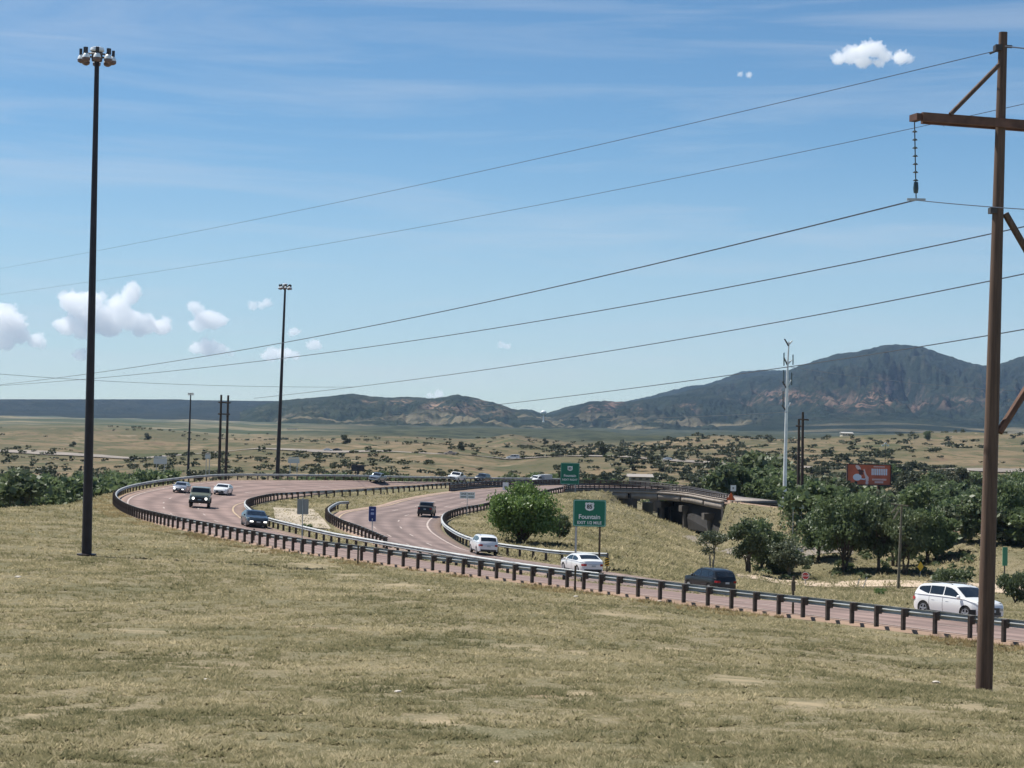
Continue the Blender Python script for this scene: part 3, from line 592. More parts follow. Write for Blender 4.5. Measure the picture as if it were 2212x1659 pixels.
# ------------------------------------------------------------------ bridge
conc = mat('bridge_concrete', (.30, .255, .215), .85, noise_scale=.8, noise_amt=.2, bump=.1)
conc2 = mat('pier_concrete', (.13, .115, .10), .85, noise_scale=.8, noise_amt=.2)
dsteel = mat('weathered_steel', (.055, .048, .045), .6, metal=.2, noise_scale=2, noise_amt=.3)
rust = mat('rusty_steel', (.115, .05, .032), .75, noise_scale=2, noise_amt=.4)
def bridge(G, i0, i1, label, joints, fascia_side=-1, piers=(), ncol=3):
    seg = G[i0:i1]; base = Vector(seg[0].mean(0)); base.z = seg[0, :, 2].min() - 1.4
    t = thing('highway_bridge', label, 'bridge', base); bb = np.array(base)
    E = {-1: (seg[:, -1], seg[:, 0]), 1: (seg[:, 0], seg[:, -1])}[fascia_side]
    near, farr = E
    def prism(name, a, z0, z1, in0, in1, m, parent=t):
        inw = (farr - near); inw[:, 2] = 0; inw /= np.linalg.norm(inw, axis=1)[:, None]
        S = inw[a[0]:a[1]]; P = near[a[0]:a[1]]; lw = np.linalg.norm((farr - near)[a[0]:a[1], :2], axis=1); lw = np.minimum(lw, width)
        prof = [(in0, z1), (in1, z1), (in1, z0), (in0, z0)]; wf = (lambda q: (np.full(len(P), q) if abs(q) < 1 else lw + (q - width)) if name == 'deck' else np.full(len(P), q) if abs(q) < 1 else lw / width * q)
        v = np.concatenate([(P + S * wf(q[0])[:, None] + [0, 0, q[1]])[:, None] for q in prof], 1); n = len(P); idx = np.arange(n * 4).reshape(n, 4); nx_ = np.roll(idx, -1, 1)
        f = np.stack([idx[:-1], idx[1:], nx_[1:], nx_[:-1]], -1).reshape(-1, 4); f = np.r_[f, [idx[0]], [idx[-1][::-1]]]
        return link(name, npmesh(name, v.reshape(-1, 3) - bb, f, m), parent)
    n = len(near); width = float(np.linalg.norm((farr - near)[n // 2]))
    near = near.copy(); farr = farr.copy()
    prism("deck", (0, n), -.42, -.06, -.25, width + .25, conc); shade_conc = mat('shade_black_concrete', (.022, .02, .019), .9, noise_scale=.6, noise_amt=.4)  # near-black colour paints the shade below the deck into the concrete
    px = np.array([proj(p)[0] for p in near]); cuts = [0] + [int(np.argmin(abs(px - j))) for j in joints] + [n]
    for a, b in zip(cuts[:-1], cuts[1:]):
        if b - a > 3: prism('girder', (a + 0, min(b, n)), -1.35, -.44, -.14, .22, conc)
    for off in (width * .3, width * .6, width * .95): prism('girder', (0, n), -1.3, -.44, off, off + .35, shade_conc)
    for j in joints:  # dark expansion joint cover strips
        k = int(np.argmin(abs(px - j))); p = near[k]
        MB().box(p + np.array([0, -.17, -.9]) - bb, (.09, .05, 1.0)).build('joint_strip', dsteel, t)
    for pxx in piers:
        k = int(np.argmin(abs(px - pxx))); a = Vector(near[k]); b = Vector(farr[k]); d = (b - a); d.z = 0; L_ = d.length; d.normalize(); ang = math.atan2(d.y, d.x)
        c = a + d * (L_ / 2); cap = MB().box(Vector((c.x, c.y, min(a.z, b.z) - 1.85)) - base, (L_ + .6, 1.0, .95), ang).build('pier_cap', conc2, t)
        for q in ([.12, .5, .88] if ncol == 3 else [.25, .75]):
            s = a + d * (L_ * q); g = gz(s.x, s.y) - .5; top = min(a.z, b.z) - 2.3
            if top - g > .6: MB().lathe([(.43, g), (.43, top)], Vector((s.x, s.y, 0)) - base, 14).build('pier_column', conc2, t, 40)
    return t, near, farr
ix = [i for i in range(len(GI)) if GI[i, -1, 0] > 13.5 and GI[i, -1, 1] > 266]
bt, bnear, bfar = bridge(GI, ix[0], ix[-1] + 2, 'curved concrete highway bridge with dark shaded underside and round piers, right of the green signs', (1290, 1365, 1420, 1472, 1522), piers=(1372, 1424, 1474, 1524))
# right abutment and its sloping wing wall, shade painted into their dark concrete
e = Vector(bnear[-1]); e2 = Vector(bfar[-1]); base = bt.location
d = (e2 - e); d.z = 0; d.normalize(); tdir = Vector(bnear[-1] - bnear[-6]); tdir.z = 0; tdir.normalize()
g = gz(e.x, e.y) - 1.5
a0 = e + tdir * .2 - d * .5; wl = (e2 - e).length + 1
vs = []
for p in (a0, a0 + d * wl, a0 + d * wl + tdir * .8, a0 + tdir * .8):
    vs.append(Vector((p.x, p.y, e.z - .5)) - base)
for p in (a0, a0 + d * wl, a0 + d * wl + tdir * .8, a0 + tdir * .8): vs.append(Vector((p.x, p.y, 10 - 17.5)) - base)
MB().add(vs, [(0, 1, 2, 3), (7, 6, 5, 4), (0, 4, 5, 1), (1, 5, 6, 2), (2, 6, 7, 3), (3, 7, 4, 0)]).build('abutment', mat('shade_black_concrete'), bt)
aw = [at(1420, 1084, 308), at(1572, 1086, 271), at(1588, 1144, 263), at(1545, 1152, 272), at(1420, 1132, 310)]; aw = [q_ - base for q_ in aw]; aw += [q_ + Vector((.2, 1.2, 0)) for q_ in aw]
MB().add(aw, [(4, 3, 2, 1, 0), (5, 6, 7, 8, 9)] + [(i, (i + 1) % 5, (i + 1) % 5 + 5, i + 5) for i in range(5)]).build('abutment_wall', mat('shade_black_concrete', (.022, .02, .019), .9, noise_scale=.6, noise_amt=.4), bt)
# bridge rail: dense posts, two pipes, dark steel
def bridge_rail(path, label, sp=1.0, h=.82):
    base = Vector(path[0]); t = thing('bridge_rail', label, 'railing', base); pts = resample(path, 1.2) - np.array(base)
    for z in (h, h * .68, h * .38): MB().tube([Vector(p) + Vector((0, 0, z)) for p in pts], .10, 6).build('rail_pipe', dsteel, t)
    kb = MB().tube([Vector(p) + Vector((0, 0, .1)) for p in pts], .13, 4).build('kerb', conc, t)
    ps = MB().box((0, 0, h / 2), (.16, .16, h)).mesh('post', rust)
    for p in resample(path, sp): link('post', ps, t, tuple(Vector(p) - base), (0, 0, 0))
    return t
i2 = GI[ix[0] - 12:ix[-1] + 3, -1]
bridge_rail(i2 + [0, 0, .02], 'dark steel railing with close posts along the near edge of the bridge')
bridge_rail(GI[ix[0] - 40:ix[-1] + 60, 0] + [0, 0, .02], 'dark steel railing along the far edge of the bridge deck')
ixo = [i for i in range(len(GO)) if GO[i, -1, 0] > 13.5 and GO[i, -1, 1] > 285]
bt2, _, _ = bridge(GO, ixo[0], ixo[-1], 'second highway bridge behind the first, its sunlit piers showing through the shade', (), piers=(1351, 1377, 1422), ncol=2)
p = at(1398.5, 1104, 312); b2 = bt2.location
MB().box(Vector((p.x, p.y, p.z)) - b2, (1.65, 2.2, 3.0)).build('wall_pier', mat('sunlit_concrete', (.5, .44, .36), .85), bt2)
q0 = at(1432, 1100, 322); q1 = at(1640, 1100, 306); dd = q1 - q0; dd.z = 0
MB().box((q0 + q1) / 2 - b2 + Vector((0, 0, -4)), (dd.length, .8, 9), math.atan2(dd.y, dd.x)).build('shade_wall', mat('shade_black_concrete', (.022, .02, .019), .9, noise_scale=.6, noise_amt=.4), bt2)  # wall added to darken the view below the bridge, shade painted into it
# ------------------------------------------------------------------ small helpers for posts and signs
steel = mat('galvanised_steel', (.42, .43, .43), .45, metal=.5, noise_scale=2, noise_amt=.15)
brownwood = mat('weathered_brown_post', (.115, .085, .055), .85, noise_scale=3, noise_amt=.3)
signback = mat('aluminium_sign_back', (.28, .29, .30), .5, metal=.4)
signgreen = mat('sign_green', (.0, .15, .085), .45); signwhite = mat('sign_white', (.78, .8, .78), .45); signblue = mat('sign_blue', (.012, .03, .16), .45)
signred = mat('sign_red', (.42, .02, .02), .45); signyellow = mat('sign_yellow', (.8, .48, .03), .45); blackp = mat('sign_black', (.015, .015, .016), .5); orange = mat('sign_orange', (.62, .12, .03), .5)
def rrect(w, h, r, n=4):
    o = []
    for cx, cy_, a0 in ((w / 2 - r, h / 2 - r, 0), (-w / 2 + r, h / 2 - r, 90), (-w / 2 + r, -h / 2 + r, 180), (w / 2 - r, -h / 2 + r, 270)):
        for k in range(n + 1): a = R(a0 + 90 * k / n); o.append((cx + r * math.cos(a), cy_ + r * math.sin(a)))
    return o
def plate(name, poly, y0, y1, m, parent, c=(0, 0, 0)):
    """flat plate in the xz plane facing -y, from y0 (front) to y1"""
    n = len(poly); v = [Vector((x, y0, z)) + Vector(c) for x, z in poly] + [Vector((x, y1, z)) + Vector(c) for x, z in poly]
    f = [tuple(range(n)), tuple(reversed(range(n, 2 * n)))] + [(i, i + n, (i + 1) % n + n, (i + 1) % n) for i in range(n)]
    return MB().add(v, f).build(name, m, parent)
def frame(name, po, pi, y0, y1, m, parent, c):
    n = len(po); v = [Vector((x, y0, z)) + Vector(c) for x, z in po] + [Vector((x, y0, z)) + Vector(c) for x, z in pi]
    v += [Vector((x, y1, z)) + Vector(c) for x, z in po] + [Vector((x, y1, z)) + Vector(c) for x, z in pi]
    f = []
    for i in range(n):
        j = (i + 1) % n; f += [(i, j, j + n, i + n), (i, i + 2 * n, j + 2 * n, j), (i + n, j + n, j + 3 * n, i + 3 * n)]
    return MB().add(v, f).build(name, m, parent)
def text(body, size, m, parent, c, name='lettering', bold=.012, xs=1.0):
    cu = bpy.data.curves.new('lettering', 'FONT'); cu.body = body; cu.size = size; cu.align_x = 'CENTER'; cu.align_y = 'CENTER'; cu.offset = bold * size; cu.extrude = .006
    tmp = bpy.data.objects.new('tmp', cu); C.objects.link(tmp); bpy.context.view_layer.update()
    me = bpy.data.meshes.new_from_object(tmp.evaluated_get(bpy.context.evaluated_depsgraph_get())); bpy.data.objects.remove(tmp); me.materials.clear(); me.materials.append(m)
    o = link(name, me, parent, c, (math.pi / 2, 0, 0)); o.scale = (xs, 1, 1); return o
def post_to_ground(t, x, y, ztop, m, r=.05, square=False, name='post'):
    p = t.matrix_world if False else None
    c = math.cos(t.rotation_euler[2]); s = math.sin(t.rotation_euler[2]); wx = t.location.x + x * c - y * s; wy = t.location.y + x * s + y * c
    g = gz(wx, wy) - t.location.z - .25
    b = MB(); b.box((x, y, (g + ztop) / 2), (r * 2, r * 2, ztop - g)) if square else b.lathe([(r, g), (r, ztop)], (x, y, 0), 8)
    return b.build(name, m, t)
def sign_at(x0, y0, x1, y1, Y, name, label, cat, rz=0, group=None):
    """an empty under the sign whose plate spans the given picture rectangle at distance Y -> (thing, width, height, centre height)"""
    a = at((x0 + x1) / 2, (y0 + y1) / 2, Y); w_ = (x1 - x0) / F * Y / math.cos(rz); h_ = (y1 - y0) / F * Y
    g = gz(a.x, a.y); t = thing(name, label, cat, (a.x, a.y, g), rz, group)
    return t, w_, h_, a.z - g
def shield(w_, h_):
    pts = [(-.5, .32), (-.42, .5), (-.22, .44), (0, .5), (.22, .44), (.42, .5), (.5, .32), (.44, .12), (.5, -.12), (.38, -.36), (0, -.5), (-.38, -.36), (-.5, -.12), (-.44, .12)]
    return [(x * w_, z * h_) for x, z in pts][::-1]
def green_sign(rect, Y, label, lines, posts, rz=0):
    t, w_, h_, zc = sign_at(*rect, Y, 'guide_sign', label, 'road sign', rz)
    plate('panel', rrect(w_, h_, .12)[::-1], -.02, .02, signgreen, t, (0, 0, zc))
    frame('border', rrect(w_ - .06, h_ - .06, .11), rrect(w_ - .17, h_ - .17, .09), -.028, -.02, mat('sign_border_green', (.25, .5, .42), .45), t, (0, 0, zc))
    sh = plate('route_shield', shield(w_ * .28, w_ * .26), -.03, -.021, signwhite, t, (w_ * .0, 0, zc + h_ * .24))
    text('85', w_ * .17, blackp, t, (0, -.034, zc + h_ * .235), 'route_number', .03)
    for body, s, z, xs in lines: text(body, s * w_, signwhite, t, (0, -.03, zc + z * h_), 'lettering', .02, xs)
    for px, m_ in posts: post_to_ground(t, px * w_, .09, zc + h_ * .42, m_, .07, True)
    return t
green_sign((1238, 1079.5, 1309, 1137.5), 133, 'large green guide sign reading Fountain beside the guardrail and white sedan', [('Fountain', .19, -.14, 1.0), ('EXIT 1/2 MILE', .125, -.36, 1.0)], ((-.40, steel), (.32, brownwood)), R(-4))
green_sign((1211, 1000, 1251.5, 1046), 284, 'smaller green guide sign before the bridge, above the round bush', [('Fountain', .19, -.10, 1.0), ('NEXT RIGHT', .14, -.29, 1.0)], ((-.36, steel), (.30, steel)), R(-3))
t, w_, h_, zc = sign_at(1216.5, 1038, 1240, 1046, 285.5, 'bridge_number_plate', 'small white marker plate under the far green guide sign', 'marker', 0)
plate('panel', rrect(.35, .9, .04)[::-1], -.02, .02, signwhite, t, (0, 0, zc - .55)); post_to_ground(t, 0, .06, zc - .2, steel, .04)
t, w_, h_, zc = sign_at(796.5, 1094, 812.5, 1126.5, 152, 'blue_sign', 'tall narrow dark blue sign with pale symbols on a thin post at the curve', 'road sign', 0)
plate('panel', rrect(w_, h_, .03)[::-1], -.02, .02, signblue, t, (0, 0, zc)); post_to_ground(t, 0, .06, zc, steel, .035)
frame('border', rrect(w_ - .02, h_ - .02, .03), rrect(w_ - .06, h_ - .06, .03), -.026, -.02, mat('pale_blue', (.3, .36, .6), .5), t, (0, 0, zc))
plate('symbol', rrect(w_ * .45, h_ * .16, .03)[::-1], -.028, -.02, mat('pale_blue', (.3, .36, .6)), t, (0, 0, zc + .03)); plate('symbol', rrect(w_ * .4, h_ * .1, .03)[::-1], -.028, -.02, mat('pale_blue', (.3, .36, .6)), t, (0, 0, zc + h_ * .28))
plate('arrow', [(-.06, 0), (-.02, 0), (-.02, -.1), (.02, -.1), (.02, 0), (.06, 0), (0, .09)], -.028, -.02, signwhite, t, (0, 0, zc - h_ * .36))
t, w_, h_, zc = sign_at(642, 1078, 666.5, 1111, 117, 'sign_back', 'grey back of a square road sign on a thin post before the near guardrail', 'road sign', 0)
plate('panel', rrect(w_, h_, .03)[::-1], -.02, .02, signback, t, (0, 0, zc)); post_to_ground(t, 0, -.06, zc + h_ * .6, steel, .035)
MB().box((0, -.07, .45), (.2, .04, .55)).build('reflector_plate', mat('marker_blue', (.10, .16, .19), .5), t)
t, w_, h_, zc = sign_at(993, 1063, 1026, 1077, 208, 'double_sign', 'pair of white rectangular signs side by side on one post behind the guardrail', 'road sign', 0)
for s in (-1, 1):
    p_ = plate('panel', rrect(w_ * .48, h_, .03)[::-1], -.02, .02, signwhite, t, (s * w_ * .25, 0, zc))
    text('ONE' if s < 0 else 'WAY', h_ * .42, blackp, t, (s * w_ * .25, -.028, zc + h_ * .2)); text('WAY' if False else '', .1, blackp, t, (0, -.03, zc)) if False else None
    MB().box((s * w_ * .25, -.024, zc - h_ * .25), (w_ * .36, .01, h_ * .14)).build('print_bar', blackp, t)
post_to_ground(t, 0, .06, zc + h_ * .5, steel, .04)
t, w_, h_, zc = sign_at(1086, 1042, 1098.5, 1058.5, 262, 'speed_limit_sign', 'small white rectangular sign just above the round bush', 'road sign', 0)
plate('panel', rrect(w_, h_, .03)[::-1], -.02, .02, signwhite, t, (0, 0, zc)); MB().box((0, -.03, zc - h_ * .12), (w_ * .5, .01, h_ * .3)).build('print_bar', mat('grey_print', (.3, .3, .3)), t); post_to_ground(t, 0, .06, zc, steel, .04)
for (x0, y0, x1, y1, Y, lab) in ((1578, 1048, 1590, 1061, 262, 'square white sign standing at the right end of the bridge'), (1681, 1084, 1692, 1094, 248, 'square white sign on the embankment, left of the white steel pole')):
    t, w_, h_, zc = sign_at(x0, y0, x1, y1, Y, 'square_sign', lab, 'road sign', 0)
    plate('panel', rrect(w_, h_, .05)[::-1], -.02, .02, signwhite, t, (0, 0, zc)); frame('border', rrect(w_ + .1, h_ + .1, .05), rrect(w_, h_, .05), -.022, .02, blackp, t, (0, 0, zc)); plate('symbol', rrect(w_ * .3, h_ * .35, .03)[::-1], -.03, -.02, mat('grey_print', (.3, .3, .3)), t, (0, 0, zc)); post_to_ground(t, 0, .06, zc, brownwood, .05)
for (x0, y0, x1, y1, Y, col, lab) in ((1711, 1086, 1716.5, 1100, 236, mat('pale_green_plate', (.3, .5, .42)), 'pale green plate on the embankment between the steel pole and the wooden poles'), (1727, 1086, 1737, 1099, 239, signwhite, 'white plate on the embankment behind the pair of wooden poles')):
    t, w_, h_, zc = sign_at(x0, y0, x1, y1, Y, 'plate_sign', lab, 'road sign', 0); plate('panel', rrect(w_, h_, .05)[::-1], -.02, .02, col, t, (0, 0, zc)); post_to_ground(t, 0, .06, zc, steel, .05)
def polygon_sign(c, r, n, rot, Y, m_, name, label, ring=None, squash=1):
    t, w_, h_, zc = sign_at(c[0] - 5, c[1] - 5, c[0] + 5, c[1] + 5, Y, name, label, 'road sign', 0)
    po = [(r * squash * math.cos(rot + 2 * math.pi * k / n), r * math.sin(rot + 2 * math.pi * k / n)) for k in range(n)]
    plate('panel', po[::-1], -.02, .02, m_, t, (0, 0, zc))
    if ring: frame('border', po, [(x * .86, z * .86) for x, z in po], -.026, -.02, ring, t, (0, 0, zc))
    post_to_ground(t, 0, .06, zc, steel, .045); return t, zc
t, zc = polygon_sign((1740, 1244), .42, 8, R(22.5), 197, signred, 'stop_sign', 'red octagonal stop sign at the edge of the pale dirt road', signwhite); text('STOP', .26, signwhite, t, (0, -.03, zc))
t, zc = polygon_sign((1563, 1238.5), .42, 8, R(22.5), 176, signred, 'stop_sign', 'red octagonal stop sign showing just over the roof of the black suv', signwhite); text('STOP', .26, signwhite, t, (0, -.03, zc))
polygon_sign((1988.5, 1224), .55, 4, 0, 203, signyellow, 'warning_sign', 'yellow diamond warning sign in the shade of the right-hand trees', None, .62)
polygon_sign((1838, 1106), .5, 4, 0, 232, signyellow, 'warning_sign', 'yellow diamond warning sign at the end of the embankment, by the tall leafy tree')
polygon_sign((1579, 1075), .75, 3, R(90), 263, orange, 'orange_sign', 'orange triangular sign at the right end of the bridge rail')
# end of rail C: yellow black object marker
t, w_, h_, zc = sign_at(1307, 1206, 1316, 1222, 128.5, 'object_marker', 'yellow and black striped marker at the end of the guardrail beside the white sedan', 'marker', 0)
plate('panel', rrect(w_, h_, .02)[::-1], -.02, .02, signyellow, t, (0, 0, zc))
for k in (-1, 0, 1): plate('stripe', [(-w_ / 2, k * .17 - .1), (-w_ / 2, k * .17 - .02), (w_ / 2, k * .17 + .1), (w_ / 2, k * .17 + .02)], -.026, -.02, blackp, t, (0, 0, zc))
post_to_ground(t, 0, .05, zc, brownwood, .05)
# loose posts before the near rail
for (x, ytop, yb, r, m_, Y, lab, plate_) in ((1714, 1245, 1326, .045, brownwood, 81, 'slim brown wooden post with a small box, in front of the near guardrail', 1), (1243, 1222, 1269, .05, brownwood, 91.5, 'short dark stake rising beside the guardrail below the white sedan', 0),
                                            (774, 1178, 1212, .05, brownwood, 108.5, 'dark stake by the guardrail left of the blue sign', 0), (549, 1142, 1152, .05, brownwood, 131, 'short dark stake in front of the dark coupe', 0)):
    p = at(x, ytop, Y); g = gz(p.x, p.y); t = thing('marker_post', lab, 'post', (p.x, p.y, g)); MB().box((0, 0, (p.z - g) / 2 - .1), (r * 2, r * 2, p.z - g + .2)).build('post', m_, t)
    if plate_: MB().box((0, -.02, p.z - g - .42), (.17, .14, .42)).build('box', brownwood, t)
p = at(2112, 1330, 74.5); g = gz(p.x, p.y); t = thing('delineator', 'white reflector plate on a black post beside the big utility pole', 'marker', (p.x, p.y, g))
MB().box((0, 0, p.z - g), (.09, .02, .42)).build('reflector', signwhite, t); MB().box((-.22, .03, p.z - g - .02), (.3, .04, .5)).build('panel', blackp, t); MB().box((0, .03, (p.z - g) / 2 - .1), (.05, .03, p.z - g + .2)).build('post', dsteel, t)
# distant signs, backs toward us, and the dark message board
for (x0, y0, x1, y1, lab) in ((332, 986, 361, 1003, 'white sign panel far beyond the left trees'), (622, 988, 647, 1001, 'white sign panel between two high masts'), (443, 980, 455, 991, 'small white sign panel left of the twin wooden poles')):
    Y = 620; t, w_, h_, zc = sign_at(x0, y0, x1, y1, Y, 'distant_sign', lab, 'road sign', 0)
    plate('panel', rrect(w_, h_ * .72, .1)[::-1], -.05, .05, mat('far_white', (.6, .62, .6)), t, (0, 0, zc - h_ * .1)); plate('top_panel', rrect(w_ * .9, h_ * .2, .1)[::-1], -.05, .05, mat('far_white', (.6, .62, .6)), t, (0, 0, zc + h_ * .42))
    for s in (-.3, .3): post_to_ground(t, s * w_, .2, zc, steel, .12)
t, w_, h_, zc = sign_at(759, 1004.5, 787, 1017.5, 560, 'message_board', 'dark rectangular message board beyond the far guardrail', 'road sign', 0)
MB().box((0, 0, zc), (w_, .8, h_)).build('cabinet', mat('board_black', (.012, .012, .02), .6), t); MB().box((0, -.42, zc), (w_ * .94, .06, h_ * .85)).build('screen', mat('board_face', (.02, .018, .03), .4), t); post_to_ground(t, 0, .2, zc - h_ * .4, dsteel, .3)
# ------------------------------------------------------------------ billboard
t, w_, h_, zc = sign_at(1829.5, 1003.5, 1925, 1047.5, 308, 'billboard', 'orange-red billboard with a scooter picture on dark steel legs over the trees', 'billboard', R(4))
bo = mat('poster_orange', (.62, .135, .065), .6, noise_scale=.5, noise_amt=.2); pk = mat('poster_pink', (.85, .62, .60), .6); pl = mat('poster_lilac', (.80, .80, .9), .6)
MB().box((0, .15, zc), (w_, .3, h_)).build('panel', bo, t)
fr_ = MB()
for s in (-1, 1): fr_.box((s * w_ / 2, .1, zc), (.14, .5, h_ + .1))
for s in (-1, 1): fr_.box((0, .1, zc + s * h_ / 2), (w_ + .2, .5, .12))
fr_.build('frame', mat('frame_dark', (.06, .035, .03), .7), t)
def blob(cx, cz, rx, rz_, m_, name, rot=0, n=14):
    po = [(cx + rx * math.cos(a) * math.cos(rot) - rz_ * math.sin(a) * math.sin(rot), cz + rx * math.cos(a) * math.sin(rot) + rz_ * math.sin(a) * math.cos(rot)) for a in [2 * math.pi * k / n for k in range(n)]]
    return plate(name, [(x * w_, z * h_) for x, z in po][::-1], -.012, 0, m_, t, (0, 0, zc))
def poly(pts, m_, name): return plate(name, [(x * w_, z * h_) for x, z in pts], -.02, 0, m_, t, (0, 0, zc))
blob(-.25, .34, .05, .14, pk, 'rider_helmet', .3); poly([(-.13, .26), (-.105, .28), (-.06, .0), (-.01, -.12), (-.01, -.32), (-.07, -.34), (-.09, -.1), (-.12, .1)], pk, 'scooter_shield')
blob(-.27, -.13, .10, .17, pl, 'scooter_body'); poly([(-.36, -.12), (-.1, -.2), (-.06, -.12), (-.1, -.26), (-.2, -.24), (-.36, -.2)], pl, 'scooter_floor')
blob(-.30, -.40, .035, .08, blackp, 'wheel'); blob(-.045, -.40, .035, .08, pk, 'wheel'); poly([(-.24, .12), (-.15, .14), (-.13, .0), (-.22, -.02)], mat('poster_brown', (.13, .04, .03)), 'rider_legs'); poly([(-.27, .22), (-.22, .26), (-.11, .18), (-.12, .12), (-.22, .12)], mat('poster_brown', (.13, .04, .03)), 'rider_body')
k = 0
for z, x0, x1, n_, hh, m_ in ((.40, .10, .36, 16, .05, pk), (.22, .05, .42, 9, .13, pl), (.06, .05, .42, 9, .12, pl), (-.23, .07, .40, 12, .07, pk), (-.36, .13, .33, 9, .08, pk)):
    for i in range(n_):
        x = x0 + (x1 - x0) * (i + .5) / n_; ww = (x1 - x0) / n_ * .38; hz = hh * .62
        po = [(x - ww, z + hz), (x + ww, z + hz), (x + ww * .9, z - hz), (x - ww * .9, z - hz)]
        poly(po, m_, 'printed_letter')
for s in (-.36, .24): MB().box((s * w_, .5, zc / 2 - h_ * .25), (.42, .42, zc - h_ * .5 + .6)).build('leg', rust, t)
MB().box((0, -.5, zc - h_ / 2 - .12), (w_, .7, .06)).build('catwalk', dsteel, t)
# ------------------------------------------------------------------ high masts
mastm = mat('dark_mast_steel', (.022, .014, .018), .5, metal=.2, noise_scale=1.5, noise_amt=.3); domew = mat('lamp_dome', (.85, .87, .86), .3); lampd = mat('lamp_housing', (.045, .035, .035), .55); lampu = mat('lamp_underside', (.16, .10, .09), .5)
def lum_parts():
    a = MB().box((.05, 0, .36), (.17, .2, .34)).mesh('ballast', lampd); b = MB().lathe([(.05, .2), (.13, .17), (.2, .06), (.235, -.08)], n=14).mesh('dome', domew, 40); c = MB().lathe([(.24, -.085), (.225, -.22), (.1, -.30)], n=14).mesh('skirt', lampu, 40); return a, b, c
LP_ = lum_parts()
def high_mast(xb, Y, d, xt, yt, label, r0=.30, n=8):
    p = gp(xb, Y, d); g = min(p.z, gz(p.x, p.y)); top = at(xt, yt, Y); p = Vector((at(xb, hor(xb) + d * F / Y, Y).x, Y, g))
    t = thing('high_mast_light', label, 'light mast', p); v = top - p
    MB().lathe([(r0 * 1.9, -.1), (r0 * 1.9, .12), (r0, .14)], n=14).build('base_plate', mastm, t)
    MB().tube([v * k for k in (0, .25, .5, .75, 1)], [r0 * (1 - .55 * k) for k in (0, .25, .5, .75, 1)], 12).build('pole', mastm, t, 50)
    hd = v.copy()
    MB().lathe([(.2, .72), (.38, .66), (.42, .5), (.34, .42)], hd, 14).build('top_cover', domew, t, 40)
    MB().lathe([(.30, .42), (.34, .1), (.3, -.12)], hd, 12).build('hub', lampd, t, 40)
    ring = MB()
    for k in range(24):
        a0, a1 = 2 * math.pi * k / 24, 2 * math.pi * (k + 1) / 24
        ring.tube([hd + Vector((.62 * math.cos(a0), .62 * math.sin(a0), .22)), hd + Vector((.62 * math.cos(a1), .62 * math.sin(a1), .22))], .06, 5)
    ring.build('ring', lampd, t)
    for k in range(n):
        a = 2 * math.pi * (k + .3) / n; q = hd + Vector((.88 * math.cos(a), .88 * math.sin(a), 0.02))
        lu = link('luminaire', MB().tube([Vector((-.28 * math.cos(a), -.28 * math.sin(a), .2)), Vector((0, 0, .2))], .045, 5).mesh('luminaire', lampd), t, q)
        link('ballast', LP_[0], lu, (0, 0, 0), (0, 0, a)); link('dome', LP_[1], lu); link('skirt', LP_[2], lu)
    return t
high_mast(187, 108, 8.0, 209.5, 128, 'tall dark high-mast light nearest on the left, standing on the grass slope')
high_mast(597.5, 298, 11.5, 616, 622, 'tall dark high-mast light beyond the far guardrail, second from the left', .36)
high_mast(406, 680, 20, 412, 852, 'most distant high-mast light, left of the twin wooden poles', .5, 8)
# ------------------------------------------------------------------ power line structures
pwood = mat('pole_wood', (.115, .07, .048), .85, noise_scale=2.5, noise_amt=.5, bump=.6)
for n_k in pwood.node_tree.nodes:
    if n_k.type == 'TEX_NOISE':   # stretch the grain along the shaft
        gm_ = N(pwood.node_tree, 'ShaderNodeMapping'); gm_.inputs['Scale'].default_value = (5, 5, .22); lk = n_k.inputs['Vector'].links[0].from_socket
        pwood.node_tree.links.new(lk, gm_.inputs[0]); pwood.node_tree.links.new(gm_.outputs[0], n_k.inputs['Vector']); n_k.inputs['Detail'].default_value = 7; n_k.inputs['Roughness'].default_value = .7; pwd = mat('dark_pole_wood', (.05, .035, .028), .85, noise_scale=2, noise_amt=.3)
armw = mat('crossarm_wood', (.135, .066, .042), .8, noise_scale=3, noise_amt=.35); insul = mat('insulator_glaze', (.03, .05, .055), .25); wirem = mat('wire_aluminium', (.055, .065, .085), .5, metal=.1)
Yp = 51.2; pb = on(2125, 1500, 7.1); pb.z = gz(pb.x, pb.y) - .1; base = pb.copy()
t = thing('transmission_pole', 'big brown wooden H-frame power pole at the right edge with crossarm and braces', 'utility pole', base)
top = at(2167, 70, pb.y); v = top - base
arm_dir = Vector((.957, .29, 0)).normalized()
second = arm_dir * 5.2
for k, off in enumerate((Vector((0, 0, 0)), second)):
    MB().tube([off + v * q for q in (0, .2, .4, .6, .8, 1)], [.232, .215, .195, .17, .145, .117], 14).build('pole', pwood, t, 50)
cz = at(2164, 268, pb.y) - base; arm_c = Vector((v.x * cz.z / v.z, 0, cz.z))
for yo in (-.19, .19):
    n_ = Vector((-arm_dir.y, arm_dir.x, 0)) * yo
    a = arm_c - arm_dir * (2.55 if yo < 0 else 2.35); b = arm_c + arm_dir * 7.8; L_ = (b - a).length; M_ = Matrix.Rotation(math.atan2(arm_dir.y, arm_dir.x), 3, 'Z')
    MB().box((a + b) / 2 + n_, (L_, .11, .24), M=M_).build('crossarm', armw, t)
MB().box(arm_c - arm_dir * 2.62, (.2, .42, .18), M=Matrix.Rotation(math.atan2(arm_dir.y, arm_dir.x), 3, 'Z')).build('arm_end_block', rust, t)
def pt(x, y, Y=None): return at(x, y, Y or pb.y) - base
MB().tube([pt(2158, 140, pb.y - .3), pt(2053, 247, pb.y - .75)], .065, 8).build('brace', pwood, t)
MB().tube([pt(2172, 462), pt(2172, 462) + arm_dir * 5 - Vector((0, 0, 7.2))], .10, 8).build('brace', pwood, t)
